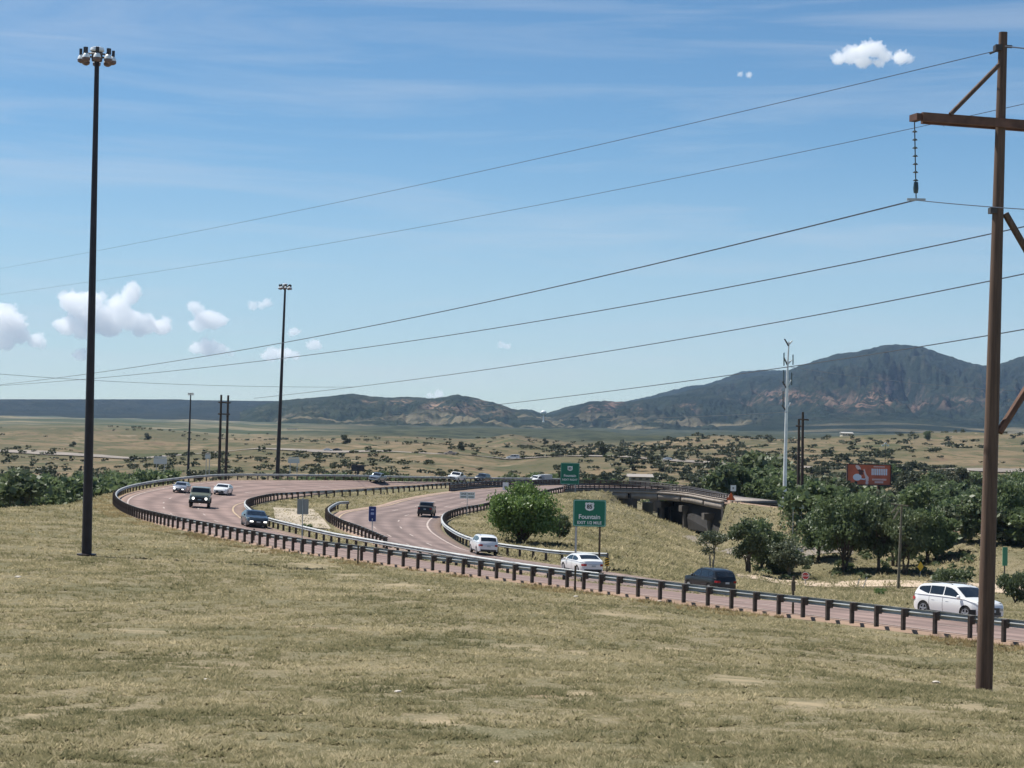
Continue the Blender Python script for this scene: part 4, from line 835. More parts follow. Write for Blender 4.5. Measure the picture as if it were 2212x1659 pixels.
MB().tube([pt(2158, 934), pt(2158, 934) + arm_dir * 5 + Vector((0, 0, 7.2))], .11, 8).build('brace', armw, t)
for y in (455, 936, 104): MB().box(pt(2144 if y > 200 else 2155, y), (.18, .3, .16)).build('bolt_plate', dsteel, t)
MB().tube([pt(2152, 110), pt(2138, 116)], .03, 6).build('clamp', dsteel, t); MB().tube([pt(2172, 100), pt(2186, 101)], .045, 6).build('clamp', dsteel, t)
MB().add([pt(2034, 266), pt(2041, 266), pt(2039, 274)], [(0, 1, 2)]).build('arm_bracket', dsteel, t)
# insulator string hanging from the arm
s0 = at(1975.5, 264, 50.4); s1 = at(1979, 431, 50.4); ti = thing('insulator_string', 'dark insulator string hanging from the left end of the crossarm', 'insulator', s0)
dv = s1 - s0; MB().tube([Vector((0, 0, 0)), dv], .016, 6).build('rod', dsteel, ti)
disc = MB().lathe([(.02, .03), (.04, .02), (.08, -.015), (.03, -.03)], n=12).mesh('disc', insul, 50)
for k in range(7): link('disc', disc, ti, dv * (.12 + .105 * k))
MB().lathe([(.06, .18), (.075, 0), (.06, -.12)], dv * .86, 8).build('corona_cup', insul, ti); MB().box(dv, (.5, .07, .06)).build('clamp', steel, ti)
def wire(pts, Y0, Y1, label, r=.02, gr='overhead wires of the transmission line'):
    """pts run right to left in the picture; the wire lies in one vertical plane between distances Y0 and Y1"""
    x0, x1 = pts[0][0], pts[-1][0]; P0 = np.array([(x0 - 1106) / F * Y0, Y0]); P1 = np.array([(x1 - 1106) / F * Y1, Y1])
    xs = [p[0] for p in pts][::-1]; ysv = [p[1] for p in pts][::-1]; deg = min(3, len(pts) - 1)
    co = np.polyfit((np.array(xs) - 1106) / 1000, ysv, deg); out = []
    for s in np.linspace(0, 1, 60) ** 1.0:
        q = P0 + (P1 - P0) * s; x = 1106 + F * q[0] / q[1]; out.append(at(x, float(np.polyval(co, (x - 1106) / 1000)), q[1]))
    b = Vector(out[0]); rr = [r * (1 + (p.y / 60 - 1) * .12) if p.y > 60 else r for p in out]
    o = MB().tube([Vector(p) - b for p in out], rr, 5).build('power_line', wirem, None, 50); o.location = b
    return tag(o, label, 'wire', gr)
wire([(2150, 110), (1923.6, 164.6), (1426, 283), (1095, 356.6), (768, 429), (190, 546), (0, 580)], 50.8, 430, 'topmost thin wire running left from the head of the big wooden pole', .012)
wire([(2290, 207), (2212, 225.5), (1980, 274.7), (1426, 391), (1095, 456.3), (768, 515.7), (190, 608), (0, 637)], 60, 440, 'second thin wire from the top, passing behind the crossarm', .012)
wire([(1978, 432), (1426, 567), (1028, 658.3), (768, 710), (548.6, 752), (399, 776), (208, 805.5), (0, 831)], 50.4, 390, 'thick wire running left from the foot of the insulator string', .022)
wire([(2300, 471), (2212, 489.6), (2140, 504.8), (1426, 647.6), (930, 731), (608, 775.6), (399, 797), (208, 816), (0, 834)], 58, 395, 'thick wire next below the one held by the insulator string', .022)
wire([(2300, 573), (2212, 591.8), (2140, 606.8), (1426, 740), (1316, 758.3), (930, 814.5), (713, 843), (548.6, 860)], 66, 385, 'third thick wire, running down to the twin wooden poles far left', .024)
wire([(2300, 695), (2212, 713), (2137, 724), (1782, 780.7), (1426, 830.4), (1069, 875.3), (792, 904.8)], 80, 420, 'lowest thick wire, crossing the slope of the big mountain', .026)
wire([(2400, 462), (2212, 452), (2140, 447), (1979, 432.5)], 40, 50.4, 'pale short wire leading right from the foot of the insulator string', .012)
wire([(2280, 112), (2172, 100)], 48, 51.0, 'short thin wire leaving the pole head to the right', .02)
wire([(2212, 845), (1960, 826), (1703, 792)], 200, 268, 'faint wire running right from the top arms of the white steel pole', .02)
wire([(1700, 890), (1400, 903), (1120, 905)], 268, 600, 'faint wire running left from the middle arm of the white steel pole', .03)
wire([(768, 836), (208, 822), (0, 808)], 500, 300, 'faint wire low over the mesa at the left', .022)
def wood_poles(specs, Y, d, label, arms=(), cat='utility pole', r=.17, m_=None):
    xb, yb, xt, yt = specs[0]; b0 = at(xb, yb, Y); b0.z = gz(b0.x, b0.y) - .2; t = thing('wooden_pole', label, cat, b0)
    for (xb, yb, xt, yt) in specs:
        a = at(xb, yb, Y); a.z = b0.z; b = at(xt, yt, Y); MB().tube([a - b0, (a + b) / 2 - b0, b - b0], [r * 1.15, r, r * .72], 9).build('pole', m_ or pwd, t, 50)
    for (x0, y0, x1, y1) in arms: MB().tube([at(x0, y0, Y - .25) - b0, at(x1, y1, Y - .25) - b0], r * .55, 6).build('crossarm', m_ or pwd, t)
    return t
wood_poles([(472.5, 1030, 478, 853), (487, 1030, 493, 854)], 385, 17, 'twin dark wooden poles with crossarms far beyond the left bend', [(472, 869, 498, 870), (471, 894, 497, 895)], r=.3)
wood_poles([(1723, 1178, 1726, 905)], 262, 16.5, 'dark slender wooden pole, shorter one right of the white steel pole', [(1719, 920, 1734, 921)], r=.22)
wood_poles([(1731, 1176, 1734.5, 890)], 258, 16.5, 'dark slender wooden pole, taller one of the pair right of the white steel pole', [(1728, 906, 1747, 907)], r=.22)
wood_poles([(1940, 1280, 1948, 1092)], 192, 16, 'grey wooden utility pole with a slanting crossarm among the right-hand trees', [(1925, 1088, 1962, 1093), (1940, 1090, 1926, 1108), (1943, 1100, 1930, 1122)], r=.14, m_=mat('greyish_pole', (.16, .14, .10), .85, noise_scale=2, noise_amt=.3))
wood_poles([(2075, 1215, 2079, 1078)], 235, 16, 'dark wooden utility pole left of the big pole, above the green bush', [(2066, 1092, 2090, 1091)], r=.15)
wood_poles([(2066, 1205, 2067, 1130)], 232, 16, 'short pale pole in front of a dark wooden pole', [], r=.10, m_=steel)
wood_poles([(2106, 1180, 2107, 1082)], 290, 16, 'slender dark pole just left of the big wooden pole', [(2098, 1090, 2114, 1089)], r=.12)
for x0, y0, x1, y1, l in ((1850, 1262, 1857, 1250, 'short leaning pale stake by the dirt road'), (1864, 1262, 1873, 1247, 'longer leaning pale stake by the dirt road')):
    a = at(x0, y0, 194); a.z = gz(a.x, a.y) - .1; o = MB().tube([Vector((0, 0, 0)), at(x1, y1, 194) - a], .045, 6).build('guy_stake', steel); o.location = a; tag(o, l, 'stake')
# white steel monopole with curved arms
Y = 270; b0 = at(1693, 1172, Y); b0.z = gz(b0.x, b0.y) - .2; wst = mat('pale_steel_pole', (.78, .79, .76), .45, metal=.25, noise_scale=.6, noise_amt=.15)
t = thing('steel_pole', 'tall pale grey steel transmission pole with short upturned arms', 'utility pole', b0)
MB().tube([Vector((0, 0, 0))] + [at(x, y, Y) - b0 for x, y in ((1695, 1060), (1698.5, 900), (1701, 800), (1704, 738))], [.33, .29, .22, .16, .10], 14).build('pole', wst, t, 50)
for k, (x, y, s, hh) in enumerate(((1703.5, 747, -1, 15), (1703.5, 745, 1, 9), (1702, 790, -1, 18), (1700, 835, 1, 14), (1699, 838, -1, 14), (1698.5, 884, 1, 14), (1698, 887, -1, 12), (1702, 786, 1, 8))):
    a = at(x, y, Y) - b0; b = at(x + s * 9, y - hh * .55, Y) - b0; c = at(x + s * (9 if hh > 9 else 8), y - hh, Y) - b0
    MB().tube([a, c], [.14, .09], 7).build('arm', wst if s > 0 else dsteel, t)
for x, y0, y1 in ((1693.5, 762, 790), (1713, 766, 788), (1693, 800, 832), (1710, 805, 832), (1691.5, 845, 880)):
    MB().tube([at(x, y0, Y) - b0, at(x, y1, Y) - b0], .09, 6).build('insulator', insul, t)
# ------------------------------------------------------------------ vehicles
tyre = mat('tyre_rubber', (.018, .018, .018), .85); rimm = mat('alloy_rim', (.42, .43, .45), .35, metal=.7); well = mat('wheel_well', (.008, .008, .009), .9)
glass = mat('car_glass', (.012, .016, .02), .06, spec=.8); trim = mat('black_trim', (.02, .02, .022), .5)
lampw = mat('headlamp_glass', (.75, .78, .8), .1, spec=1, emis=(1, .97, .9, 1.6)); lampo = mat('headlamp_clear', (.35, .37, .38), .12, spec=1); lampr = mat('tail_lamp', (.35, .012, .012), .2); platem = mat('number_plate', (.45, .5, .5), .5)
def paint(name, c, metal=0.0, r=.28): return mat('paint_' + name, c, r, metal=metal, spec=.5, coat=.6)
def interp(P, x): return float(np.interp(x, [p[0] for p in P], [p[1] for p in P]))
KINDS = {
 'suv': dict(L=4.5, W=1.82, H=1.60, belt=1.02, wb=2.76, wr=.365, ar=.425, sill=.27, top=[(-2.25, .80), (-2.23, 1.0), (-2.14, 1.12), (-1.80, 1.42), (-1.62, 1.51), (-.9, 1.585), (0, 1.60), (.35, 1.56), (.62, 1.47), (1.28, 1.07), (1.5, 1.02), (2.0, .93), (2.18, .84), (2.25, .68)],
   side=[(-1.74, -1.02), (-.98, -.12), (-.05, .98)], wind=(.56, 1.26), rear=(-2.12, -1.82), sq=.0),
 'bigsuv': dict(L=4.75, W=1.90, H=1.74, belt=1.12, wb=2.8, wr=.37, ar=.44, sill=.32, top=[(-2.375, .88), (-2.35, 1.08), (-2.27, 1.2), (-1.88, 1.56), (-1.66, 1.66), (-.8, 1.74), (.1, 1.72), (.45, 1.62), (1.05, 1.18), (1.3, 1.12), (2.1, 1.03), (2.3, .93), (2.375, .75)],
   side=[(-1.82, -1.2), (-1.15, -.2), (-.13, .78)], wind=(.38, 1.02), rear=(-2.25, -1.9), sq=.0),
 'sedan': dict(L=4.75, W=1.83, H=1.43, belt=.93, wb=2.78, wr=.33, ar=.385, sill=.22, top=[(-2.375, .75), (-2.34, .95), (-2.1, 1.05), (-1.75, 1.09), (-1.2, 1.32), (-.8, 1.41), (-.2, 1.43), (.2, 1.40), (.5, 1.31), (1.18, .98), (1.5, .93), (2.1, .82), (2.3, .72), (2.375, .58)],
   side=[(-1.35, -.35), (-.28, .78)], wind=(.42, 1.14), rear=(-1.72, -1.08), sq=0),
 'coupe': dict(L=4.6, W=1.86, H=1.36, belt=.92, wb=2.72, wr=.34, ar=.395, sill=.19, top=[(-2.3, .75), (-2.27, .95), (-2.0, 1.03), (-1.6, 1.06), (-1.0, 1.27), (-.6, 1.345), (-.1, 1.36), (.2, 1.32), (.45, 1.24), (1.05, .96), (1.4, .91), (2.05, .82), (2.22, .72), (2.3, .56)],
   side=[(-1.15, .68)], wind=(.36, 1.02), rear=(-1.55, -.9), sq=0),
 'jeep': dict(L=4.2, W=1.85, H=1.80, belt=1.22, wb=2.6, wr=.40, ar=.50, sill=.44, top=[(-2.1, 1.0), (-2.09, 1.7), (-2.0, 1.78), (-.6, 1.80), (.25, 1.78), (.42, 1.70), (.66, 1.24), (.8, 1.20), (1.9, 1.10), (2.08, 1.05), (2.1, .7)],
   side=[(-1.95, -1.0), (-.94, -.1), (-.03, .42)], wind=(.38, .64), rear=(-2.095, -2.05), sq=1),
 'pickup': dict(L=5.8, W=2.0, H=1.92, belt=1.25, wb=3.65, wr=.41, ar=.48, sill=.42, top=[(-2.9, .9), (-2.88, 1.34), (-1.3, 1.36), (-1.12, 1.40), (-.98, 1.80), (-.85, 1.88), (0, 1.92), (.35, 1.88), (.6, 1.8), (1.12, 1.32), (1.35, 1.27), (2.6, 1.17), (2.85, 1.08), (2.9, .8)],
   side=[(-.92, -.12), (-.06, .85)], wind=(.5, 1.08), rear=(-1.10, -.97), sq=1),
 'van': dict(L=5.1, W=1.98, H=1.75, belt=1.05, wb=3.0, wr=.34, ar=.4, sill=.26, top=[(-2.55, .8), (-2.52, 1.15), (-2.35, 1.62), (-2.2, 1.7), (-.8, 1.75), (.2, 1.72), (.7, 1.58), (1.6, 1.1), (1.8, 1.02), (2.4, .88), (2.55, .65)],
   side=[(-2.15, -1.25), (-1.18, -.15), (-.08, 1.1)], wind=(.66, 1.52), rear=(-2.45, -2.3), sq=0),
}
def make_car(kind, pm, label, pos, head, pitch=0, roll=0, lamps=False, res=54, cat='car', name='parked_car', group=None, two_tone=None, scale=1):
    K = KINDS[kind]; L_, W, H = K['L'], K['W'], K['H']; hw = W / 2; xf, xr = K['wb'] / 2 * 1.02, -K['wb'] / 2 * .98
    t = thing(name, label, cat, pos, 0, group); t.rotation_euler = Matrix.Rotation(head, 4, 'Z').to_euler(); 
    t.rotation_euler = (Matrix.Rotation(head, 4, 'Z') @ Matrix.Rotation(pitch, 4, 'Y') @ Matrix.Rotation(roll, 4, 'X')).to_euler(); t.scale = (scale,) * 3
    zt = lambda x: interp(K['top'], x)
    def plan(x):
        a = abs(x) / (L_ / 2); e = max(0, (a - .72) / .28); return 1 - (.07 if K['sq'] else .17) * e ** 2
    def wid(x, z):
        b = min(K['belt'], zt(x) - .04); w0 = hw * plan(x)
        if z > b: w0 -= (z - b) * (.14 if K['sq'] else .30) * (1 if zt(x) > b + .2 else .9) + (.02 if z > b + .02 else 0)
        else:
            k = (b - z) / max(b - K['sill'], .1); w0 -= .055 * max(0, k - .55) / .45 + .03 * max(0, .25 - k) / .25
        return w0
    def zb(x):
        z = K['sill'] + (.08 * max(0, (abs(x) / (L_ / 2) - .85) / .15))
        for xw in (xf, xr):
            if abs(x - xw) < K['ar']: z = max(z, K['wr'] * .92 + math.sqrt(K['ar'] ** 2 - (x - xw) ** 2))
        return z
    def yb(x, e): return 0
    xs = list(np.linspace(-L_ / 2, L_ / 2, res))
    for xw in (xf, xr): xs += [xw - K['ar'] - .004, xw - K['ar'] + .004, xw + K['ar'] - .004, xw + K['ar'] + .004] + list(np.linspace(xw - K['ar'] + .03, xw + K['ar'] - .03, 9))
    for a, b in K['side']: xs += [a, b]
    xs = sorted(set(round(x, 4) for x in xs))
    rows = [0, .12, .3, .5, .68, .84, .94, 1.0]; rows2 = [.03, .25, .5, .75, .93, 1.0]; tops = [.93, .7, .35, 0, -.35, -.7, -.93]
    def crown(x, q): return (.035 if not K['sq'] else .02) * (1 - q * q)
    bulge = .05 if K['sq'] else .14
    def bx(x, q, z):  # rounding of the nose and tail in plan
        e = abs(x) / (L_ / 2)
        return (1 if x > 0 else -1) * bulge * (-(q * q)) * max(0, (e - .8) / .2)
    sec = []
    for x in xs:
        b = max(min(K['belt'], zt(x) - .04), zb(x) + .05); z0 = zb(x); c = []
        top = max(zt(x), b + .03)
        for r in rows: z = z0 + (b - z0) * r; c.append((z, wid(x, z)))
        for r in rows2: z = b + (top - b) * r; c.append((z, wid(x, z)))
        w_ = c[-1][1]; c2 = [(z, y) for z, y in c] + [(top + .012 + crown(x, q), w_ * q) for q in tops] + [(z, -y) for z, y in reversed(c)]
        sec.append([(x + bx(x, min(1, abs(y) / hw), z), y, z) for z, y in c2])
    v = [p for s in sec for p in s]; k = len(sec[0]); n = len(sec); f = []
    for i in range(n - 1):
        for j in range(k - 1): f.append((i * k + j, i * k + j + 1, (i + 1) * k + j + 1, (i + 1) * k + j))
    nr_ = len(rows) + len(rows2)
    for e, rev in ((0, False), (n - 1, True)):   # nose and tail panels
        o = e * k
        cols = [1, .6, .2, -.2, -.6, -1]
        grid = []
        for j in range(nr_):
            a = v[o + j]; line = [o + j]
            for q in cols[1:-1]:
                v.append((xs[e] + bx(xs[e], abs(q) * a[1] / hw, 0), a[1] * q, a[2] + (crown(0, q) if j == nr_ - 1 else 0))); line.append(len(v) - 1)
            line.append(o + k - 1 - j); grid.append(line)
        for j in range(nr_ - 1):
            for c in range(5):
                qd = (grid[j][c], grid[j][c + 1], grid[j + 1][c + 1], grid[j + 1][c]); f.append(qd if not rev else qd[::-1])
        lid = [o + nr_ - 1 + i for i in range(9)]
    b_ = MB().add(v, f); me = b_.mesh('body', pm)
    bm = bmesh.new(); bm.from_mesh(me); bmesh.ops.remove_doubles(bm, verts=bm.verts, dist=.0008); bmesh.ops.recalc_face_normals(bm, faces=bm.faces); bm.to_mesh(me); bm.free()
    me.polygons.foreach_set('use_smooth', [True] * len(me.polygons)); me.set_sharp_from_angle(angle=R(38)); link('body', me, t)
    MB().box((0, 0, (K['sill'] + K['belt']) / 2 - .02), (L_ * .9, W * .80, K['belt'] - K['sill'] - .12)).box((0, 0, K['sill'] + .0), (L_ * .55, W * .9, .1)).build('underbody', well, t)
    # lower sills and bumper inserts
    for s in (-1, 1): MB().box((0, s * (hw - .055), K['sill'] + .03), (K['wb'] - 2 * K['ar'] - .02, .05, .10)).build('sill', trim, t)
    def patch(name, xa, xb, fz0, fz1, m_, side=None, nx=8, nz=4, off=.010):
        vv = []; ff = []
        for i in range(nx + 1):
            x = xa + (xb - xa) * i / nx; z0, z1 = fz0(x), fz1(x)
            for j in range(nz + 1):
                z = z0 + (z1 - z0) * j / nz; y = wid(x, z) + off; vv.append((x, side * y, z))
        for i in range(nx):
            for j in range(nz):
                a = i * (nz + 1) + j; q = (a, a + 1, a + nz + 2, a + nz + 1); ff.append(q if side > 0 else q[::-1])
        return MB().add(vv, ff).build(name, m_, t)
    def toppatch(name, xa, xb, m_, qw=.88, nx=6, ny=6, off=.010):
        vv = []; ff = []
        for i in range(nx + 1):
            x = xa + (xb - xa) * i / nx; w_ = wid(x, zt(x))
            for j in range(ny + 1):
                q = -qw + 2 * qw * j / ny; vv.append((x + bx(x, abs(q) * w_ / hw, 0), q * w_, zt(x) + .012 + crown(x, q) + off))
        for i in range(nx):
            for j in range(ny):
                a = i * (ny + 1) + j; ff.append((a, a + 1, a + ny + 2, a + ny + 1)[::-1])
        return MB().add(vv, ff).build(name, m_, t)
    bl = K['belt']
    for s in (-1, 1):
        for k_, (a, b) in enumerate(K['side']):
            # the lower line rises a little towards the tail, the upper follows the roof
            lo = lambda x: min(bl + .035 + max(0, -x) * .03 + max(0, -x - 1.05) * .22, zt(x) - .02); hi = lambda x: max(lo(x) + .01, zt(x) - (.10 if not K['sq'] else .13))
            patch('side_window', a, b, lo, hi, glass, s)
        for xw in (xf, xr):
            wsp = link('wheel', MB().lathe([(K['wr'] * .6, -.11), (K['wr'] * .96, -.11), (K['wr'], -.07), (K['wr'], .07), (K['wr'] * .96, .11), (K['wr'] * .6, .11)], n=22, M=Matrix.Rotation(R(90), 3, 'X')).mesh('wheel', tyre, 40), t, (xw, s * (hw - .13), K['wr']))
            rb = MB(); rb.lathe([(K['wr'] * .66, -.02), (K['wr'] * .66, .03), (K['wr'] * .6, .03), (K['wr'] * .58, .0)], n=18, M=Matrix.Rotation(R(90), 3, 'X'))
            for q in range(5):
                a = 2 * math.pi * q / 5 + .3; rb.box((math.cos(a) * K['wr'] * .33, -.02, math.sin(a) * K['wr'] * .33), (K['wr'] * .6, .03, .07), M=Matrix.Rotation(-a, 3, 'Y'))
            ro_ = link('rim', rb.mesh('rim', rimm), wsp, (0, s * .1, 0))
            lip = MB()
            for q in range(12):
                a0, a1 = math.pi * q / 12, math.pi * (q + 1) / 12
                if K['sq']:
                    lip.tube([(xw + K['ar'] * math.cos(a0), s * (hw + .01), K['wr'] * .92 + K['ar'] * math.sin(a0)), (xw + K['ar'] * math.cos(a1), s * (hw + .01), K['wr'] * .92 + K['ar'] * math.sin(a1))], .035, 5, False)
            if K['sq']: lip.build('arch_lip', trim, t)
        mb_ = MB().lathe([(.03, -.07), (.085, -.05), (.10, 0), (.085, .05), (.03, .07)], (K['wind'][1] - .22, s * (hw + .09), bl + .07), 10, Matrix.Rotation(R(90), 3, 'X')); mb_.build('mirror', pm if kind not in ('jeep', 'pickup') else trim, t, 60)
        for a, b in K['side'][:-1]: patch('door_gap', b + .02, b + .035, lambda x: K['sill'] + .1, lambda x: bl - .02, trim, s, 1, 5, .004)
        for k_, (a, b) in enumerate(K['side'][-2:]): patch('door_handle', a + .12, a + .32, lambda x: bl - .14, lambda x: bl - .11, pm, s, 1, 1, .03)
    toppatch('windshield', K['wind'][0], K['wind'][1], glass)
    if kind == 'jeep' or kind == 'van' : 
        e_ = -L_ / 2 - .012; MB().box((e_, 0, bl + .28), (.02, W * .68, .36)).build('rear_window', glass, t)
    else: toppatch('rear_window', K['rear'][0], K['rear'][1], glass, .86)
    # front
    fx = L_ / 2 + .004; hz = interp(K['top'], L_ / 2 - .08) - .14; gw = W * (.42 if K['sq'] else .34)
    def face(name, y0, y1, z0, z1, m_, end=1, off=.012, ny=4):
        vv = []; ff = []
        for j in range(ny + 1):
            y = y0 + (y1 - y0) * j / ny; x = end * (L_ / 2 + off) + bx(end * L_ / 2, abs(y) / hw, 0)
            vv += [(x, y, z0), (x, y, z1)]
        for j in range(ny): q = (2 * j, 2 * j + 2, 2 * j + 3, 2 * j + 1); ff.append(q if end > 0 else q[::-1])
        return MB().add(vv, ff).build(name, m_, t)
    yw = hw * plan(L_ / 2)
    face('grille', -gw * .72, gw * .72, hz - .22, hz + .02, trim); face('lower_grille', -yw * .72, yw * .72, K['sill'] + .1, K['sill'] + .26, trim)
    face('front_plate', -.16, .16, K['sill'] + .24, K['sill'] + .36, platem, 1, .03, 1)
    rz_ = interp(K['top'], -L_ / 2 + .03)
    for s in (-1, 1):
        ya, yb_ = (yw * .56, yw * .94); 
        if kind == 'jeep':
            MB().lathe([(.12, 0), (.12, .03), (.08, .05)], (L_ / 2 - .01, s * yw * .66, hz - .08), 12, Matrix.Rotation(R(90), 3, 'Y')).build('headlight', lampw if lamps else lampo, t)
        else: face('headlight', s * ya if s > 0 else s * yb_, s * yb_ if s > 0 else s * ya, hz - .12, hz + .0, lampw if lamps else lampo)
        face('tail_light', s * yw * .70 if s > 0 else -yw * .99, yw * .99 if s > 0 else -yw * .70, rz_ - .26, rz_ - .10, lampr, -1)
        if not K['sq']: patch('tail_light_side', -L_ / 2 + .02, -L_ / 2 + .28, lambda x: rz_ - .25, lambda x: rz_ - .11, lampr, s, 2, 1, .008)
    face('rear_bumper', -yw * .9, yw * .9, K['sill'] + .06, K['sill'] + .22, trim, -1); face('rear_plate', -.16, .16, rz_ - .32, rz_ - .19, platem, -1, .03, 1)
    if kind == 'pickup':
        MB().box((-2.05, 0, 1.372), (1.55, 1.6, .02)).build('bed_cover', trim, t); MB().box((2.93, 0, .6), (.12, 1.9, .18)).build('bumper', mat('chrome', (.5, .5, .52), .2, metal=.9), t)
    if kind == 'jeep': MB().box((2.2, 0, .62), (.2, 1.7, .17)).build('bumper', trim, t)
    if kind in ('suv', 'bigsuv'):
        for s in (-1, 1): MB().tube([(-1.5, s * .62, K['H'] + .03), (-1.3, s * .62, K['H'] + .075), (.1, s * .62, K['H'] + .07), (.25, s * .62, K['H'] + .02)], .02, 5).build('roof_rail', trim, t)
    return t
def road_pose(G, x, y, sign):
    """where the line of sight through (x, y) meets a carriageway, with the lane's heading and slopes"""
    n, k, _ = G.shape; best = None
    for i in range(0, n - 1):
        for j in range(k):
            p = G[i, j]; a, b = proj(p); e = (a - x) ** 2 + (b - y) ** 2
            if best is None or e < best[0]: best = (e, i, j)
    _, i, j = best; i = min(max(i, 2), n - 3); T = Vector(G[i + 2, j] - G[i - 2, j]).normalized() * sign; j2 = min(max(j, 1), k - 2); S = Vector(G[i, j2 + 1] - G[i, j2 - 1]).normalized()
    left = Vector((-T.y, T.x, 0)); 
    if S.dot(left) < 0: S = -S
    head = math.atan2(T.y, T.x); return Vector(G[i, j]) + Vector((0, 0, .02)), head, max(-.03, min(.03, -math.asin(T.z))), max(-.10, min(.10, math.asin(S.z)))
CARS = [
 (GO, 2066, 1336, -1, 'suv', paint('white', (.80, .80, .78)), 'white compact suv seen from its right front, nearest car, partly behind the big pole', False, .965, .22),
 (GO, 548, 1137, -1, 'coupe', paint('slate', (.035, .05, .065), .3), 'dark slate coupe with lit headlights at the inner edge of the bend', True, 1.0, 0.1),
 (GO, 423, 1095, -1, 'jeep', paint('sage', (.16, .18, .14), .2), 'boxy grey-green off-roader with round lit headlights in the middle lane', True, 1.13, 0.2),
 (GO, 481, 1066, -1, 'coupe', paint('white', (.80, .80, .78)), 'white sports car approaching behind the boxy off-roader', False, 0.92, 0.25),
 (GO, 393, 1063, -1, 'sedan', paint('silver', (.40, .41, .43), .5), 'silver sedan with lit headlights nearest the outer rail', True, 0.85, 0.5),
 (GO, 815, 1041, -1, 'pickup', paint('steelblue', (.22, .26, .31), .3), 'small distant blue-grey pickup truck on the far side of the curve', False, 0.72, 0.45),
 (GO, 986, 1042, -1, 'pickup', paint('white', (.80, .80, .78)), 'white pickup truck coming towards the curve behind the median rail', False, 0.84, 0.35),
 (GO, 1042, 1042.5, -1, 'bigsuv', paint('charcoal', (.035, .04, .045), .2), 'dark charcoal suv following the white pickup truck', False, 0.86, 0.3),
 (GO, 1158, 1043, -1, 'van', paint('white', (.80, .80, .78)), 'white van towing a boxy trailer beyond the bridge approach', False, 0.72, 0.2),
 (GI, 1047, 1198, 1, 'bigsuv', paint('pearl', (.78, .78, .78)), 'white suv seen from behind beside the round green bush', False, 0.86, 0.45),
 (GI, 1254, 1242, 1, 'sedan', paint('white', (.80, .80, .78)), 'white sedan seen from behind, half hidden by the near guardrail', False, 0.92, 0.3),
 (GI, 1531, 1280, 1, 'bigsuv', mat('paint_black', (.008, .009, .011), .35, coat=.25), 'black suv with a red tail light driving away behind the near guardrail', False, 0.84, 0.3),
 (GI, 921, 1114, 1, 'pickup', paint('black', (.012, .012, .014), .1), 'black pickup truck driving away round the inner roadway', False, 0.8, 0.35)]
for G, x, y, s, k, p_, lab, lm, sc1_, kk in CARS:
    pos, head, pi_, ro_2 = road_pose(G, x, y, s); big = x > 2000
    tgt = math.pi / 2 if math.sin(head) > 0 or G is GI else -math.pi / 2; dh = (tgt - head + math.pi) % (2 * math.pi) - math.pi; head += dh * kk
    t = make_car(k, p_, lab, pos, head, pi_, ro_2, lm, 70 if big else 46, 'pickup truck' if k == 'pickup' else 'van' if k == 'van' else 'suv' if k in ('suv', 'bigsuv', 'jeep') else 'car', 'pickup_truck' if k == 'pickup' else 'van' if k == 'van' else 'suv' if k in ('suv', 'bigsuv', 'jeep') else 'car', 'vehicles driving round the curve', scale=sc1_)
# boxy trailer behind the van
pos, head, pi_, ro_2 = road_pose(GO, 1177, 1043.5, -1); t = thing('trailer', 'pale box trailer pulled by the white van beyond the bridge approach', 'trailer', pos, head); t.scale = (.62, .7, .72)
MB().box((0, 0, 1.35), (4.2, 2.1, 1.6)).build('body', mat('trailer_grey', (.45, .47, .48), .5), t); MB().box((2.6, 0, .6), (1.2, .1, .1)).build('drawbar', dsteel, t); MB().box((0, -1.06, 1.5), (3.2, .02, .4)).build('side_stripe', trim, t)
for s in (-1, 1): MB().lathe([(.34, -.1), (.34, .1)], (0, s * .95, .34), 14, Matrix.Rotation(R(90), 3, 'X')).build('wheel', tyre, t)
def free_car(x, y, Y, kind, pm_, head, lab, **k):
    p = at(x, y, Y); g = gz(p.x, p.y); return make_car(kind, pm_, lab, (p.x, p.y, g), head, res=24, **k)
# ------------------------------------------------------------------ trees
bark = mat('bark', (.09, .068, .05), .95, noise_scale=3, noise_amt=.4); bark2 = mat('pale_bark', (.22, .19, .15), .95, noise_scale=3, noise_amt=.3)
LF = {'cotton': leafmat('cottonwood_leaves', (.055, .085, .038), (.16, .21, .09), .42), 'elm': leafmat('elm_leaves', (.055, .082, .04), (.15, .185, .085), .42), 'grey': leafmat('olive_leaves', (.06, .075, .045), (.13, .15, .085), .25),
      'scrub': leafmat('scrub_oak_leaves', (.045, .056, .030), (.095, .105, .055), .24), 'pine': leafmat('dark_needles', (.015, .03, .016), (.035, .055, .03), .12), 'bright': leafmat('bright_leaves', (.062, .115, .028), (.16, .24, .07), .40)}
def leaf_quads(cent, size, seed, flat=.0):
    r = np.random.RandomState(seed); n = len(cent)
    a = r.normal(size=(n, 3)); a /= np.linalg.norm(a, axis=1)[:, None]; b = r.normal(size=(n, 3)); b -= (a * b).sum(1)[:, None] * a; b /= np.linalg.norm(b, axis=1)[:, None]
    s = size * r.uniform(.55, 1.35, n)[:, None]; c = np.cross(a, b)
    v = np.stack([cent - b * s, cent - c * s * .55 + b * s * .1, cent + b * s, cent + c * s * .6 + a * s * .25], 1).reshape(-1, 3)
    return v, np.arange(n * 4).reshape(n, 4)
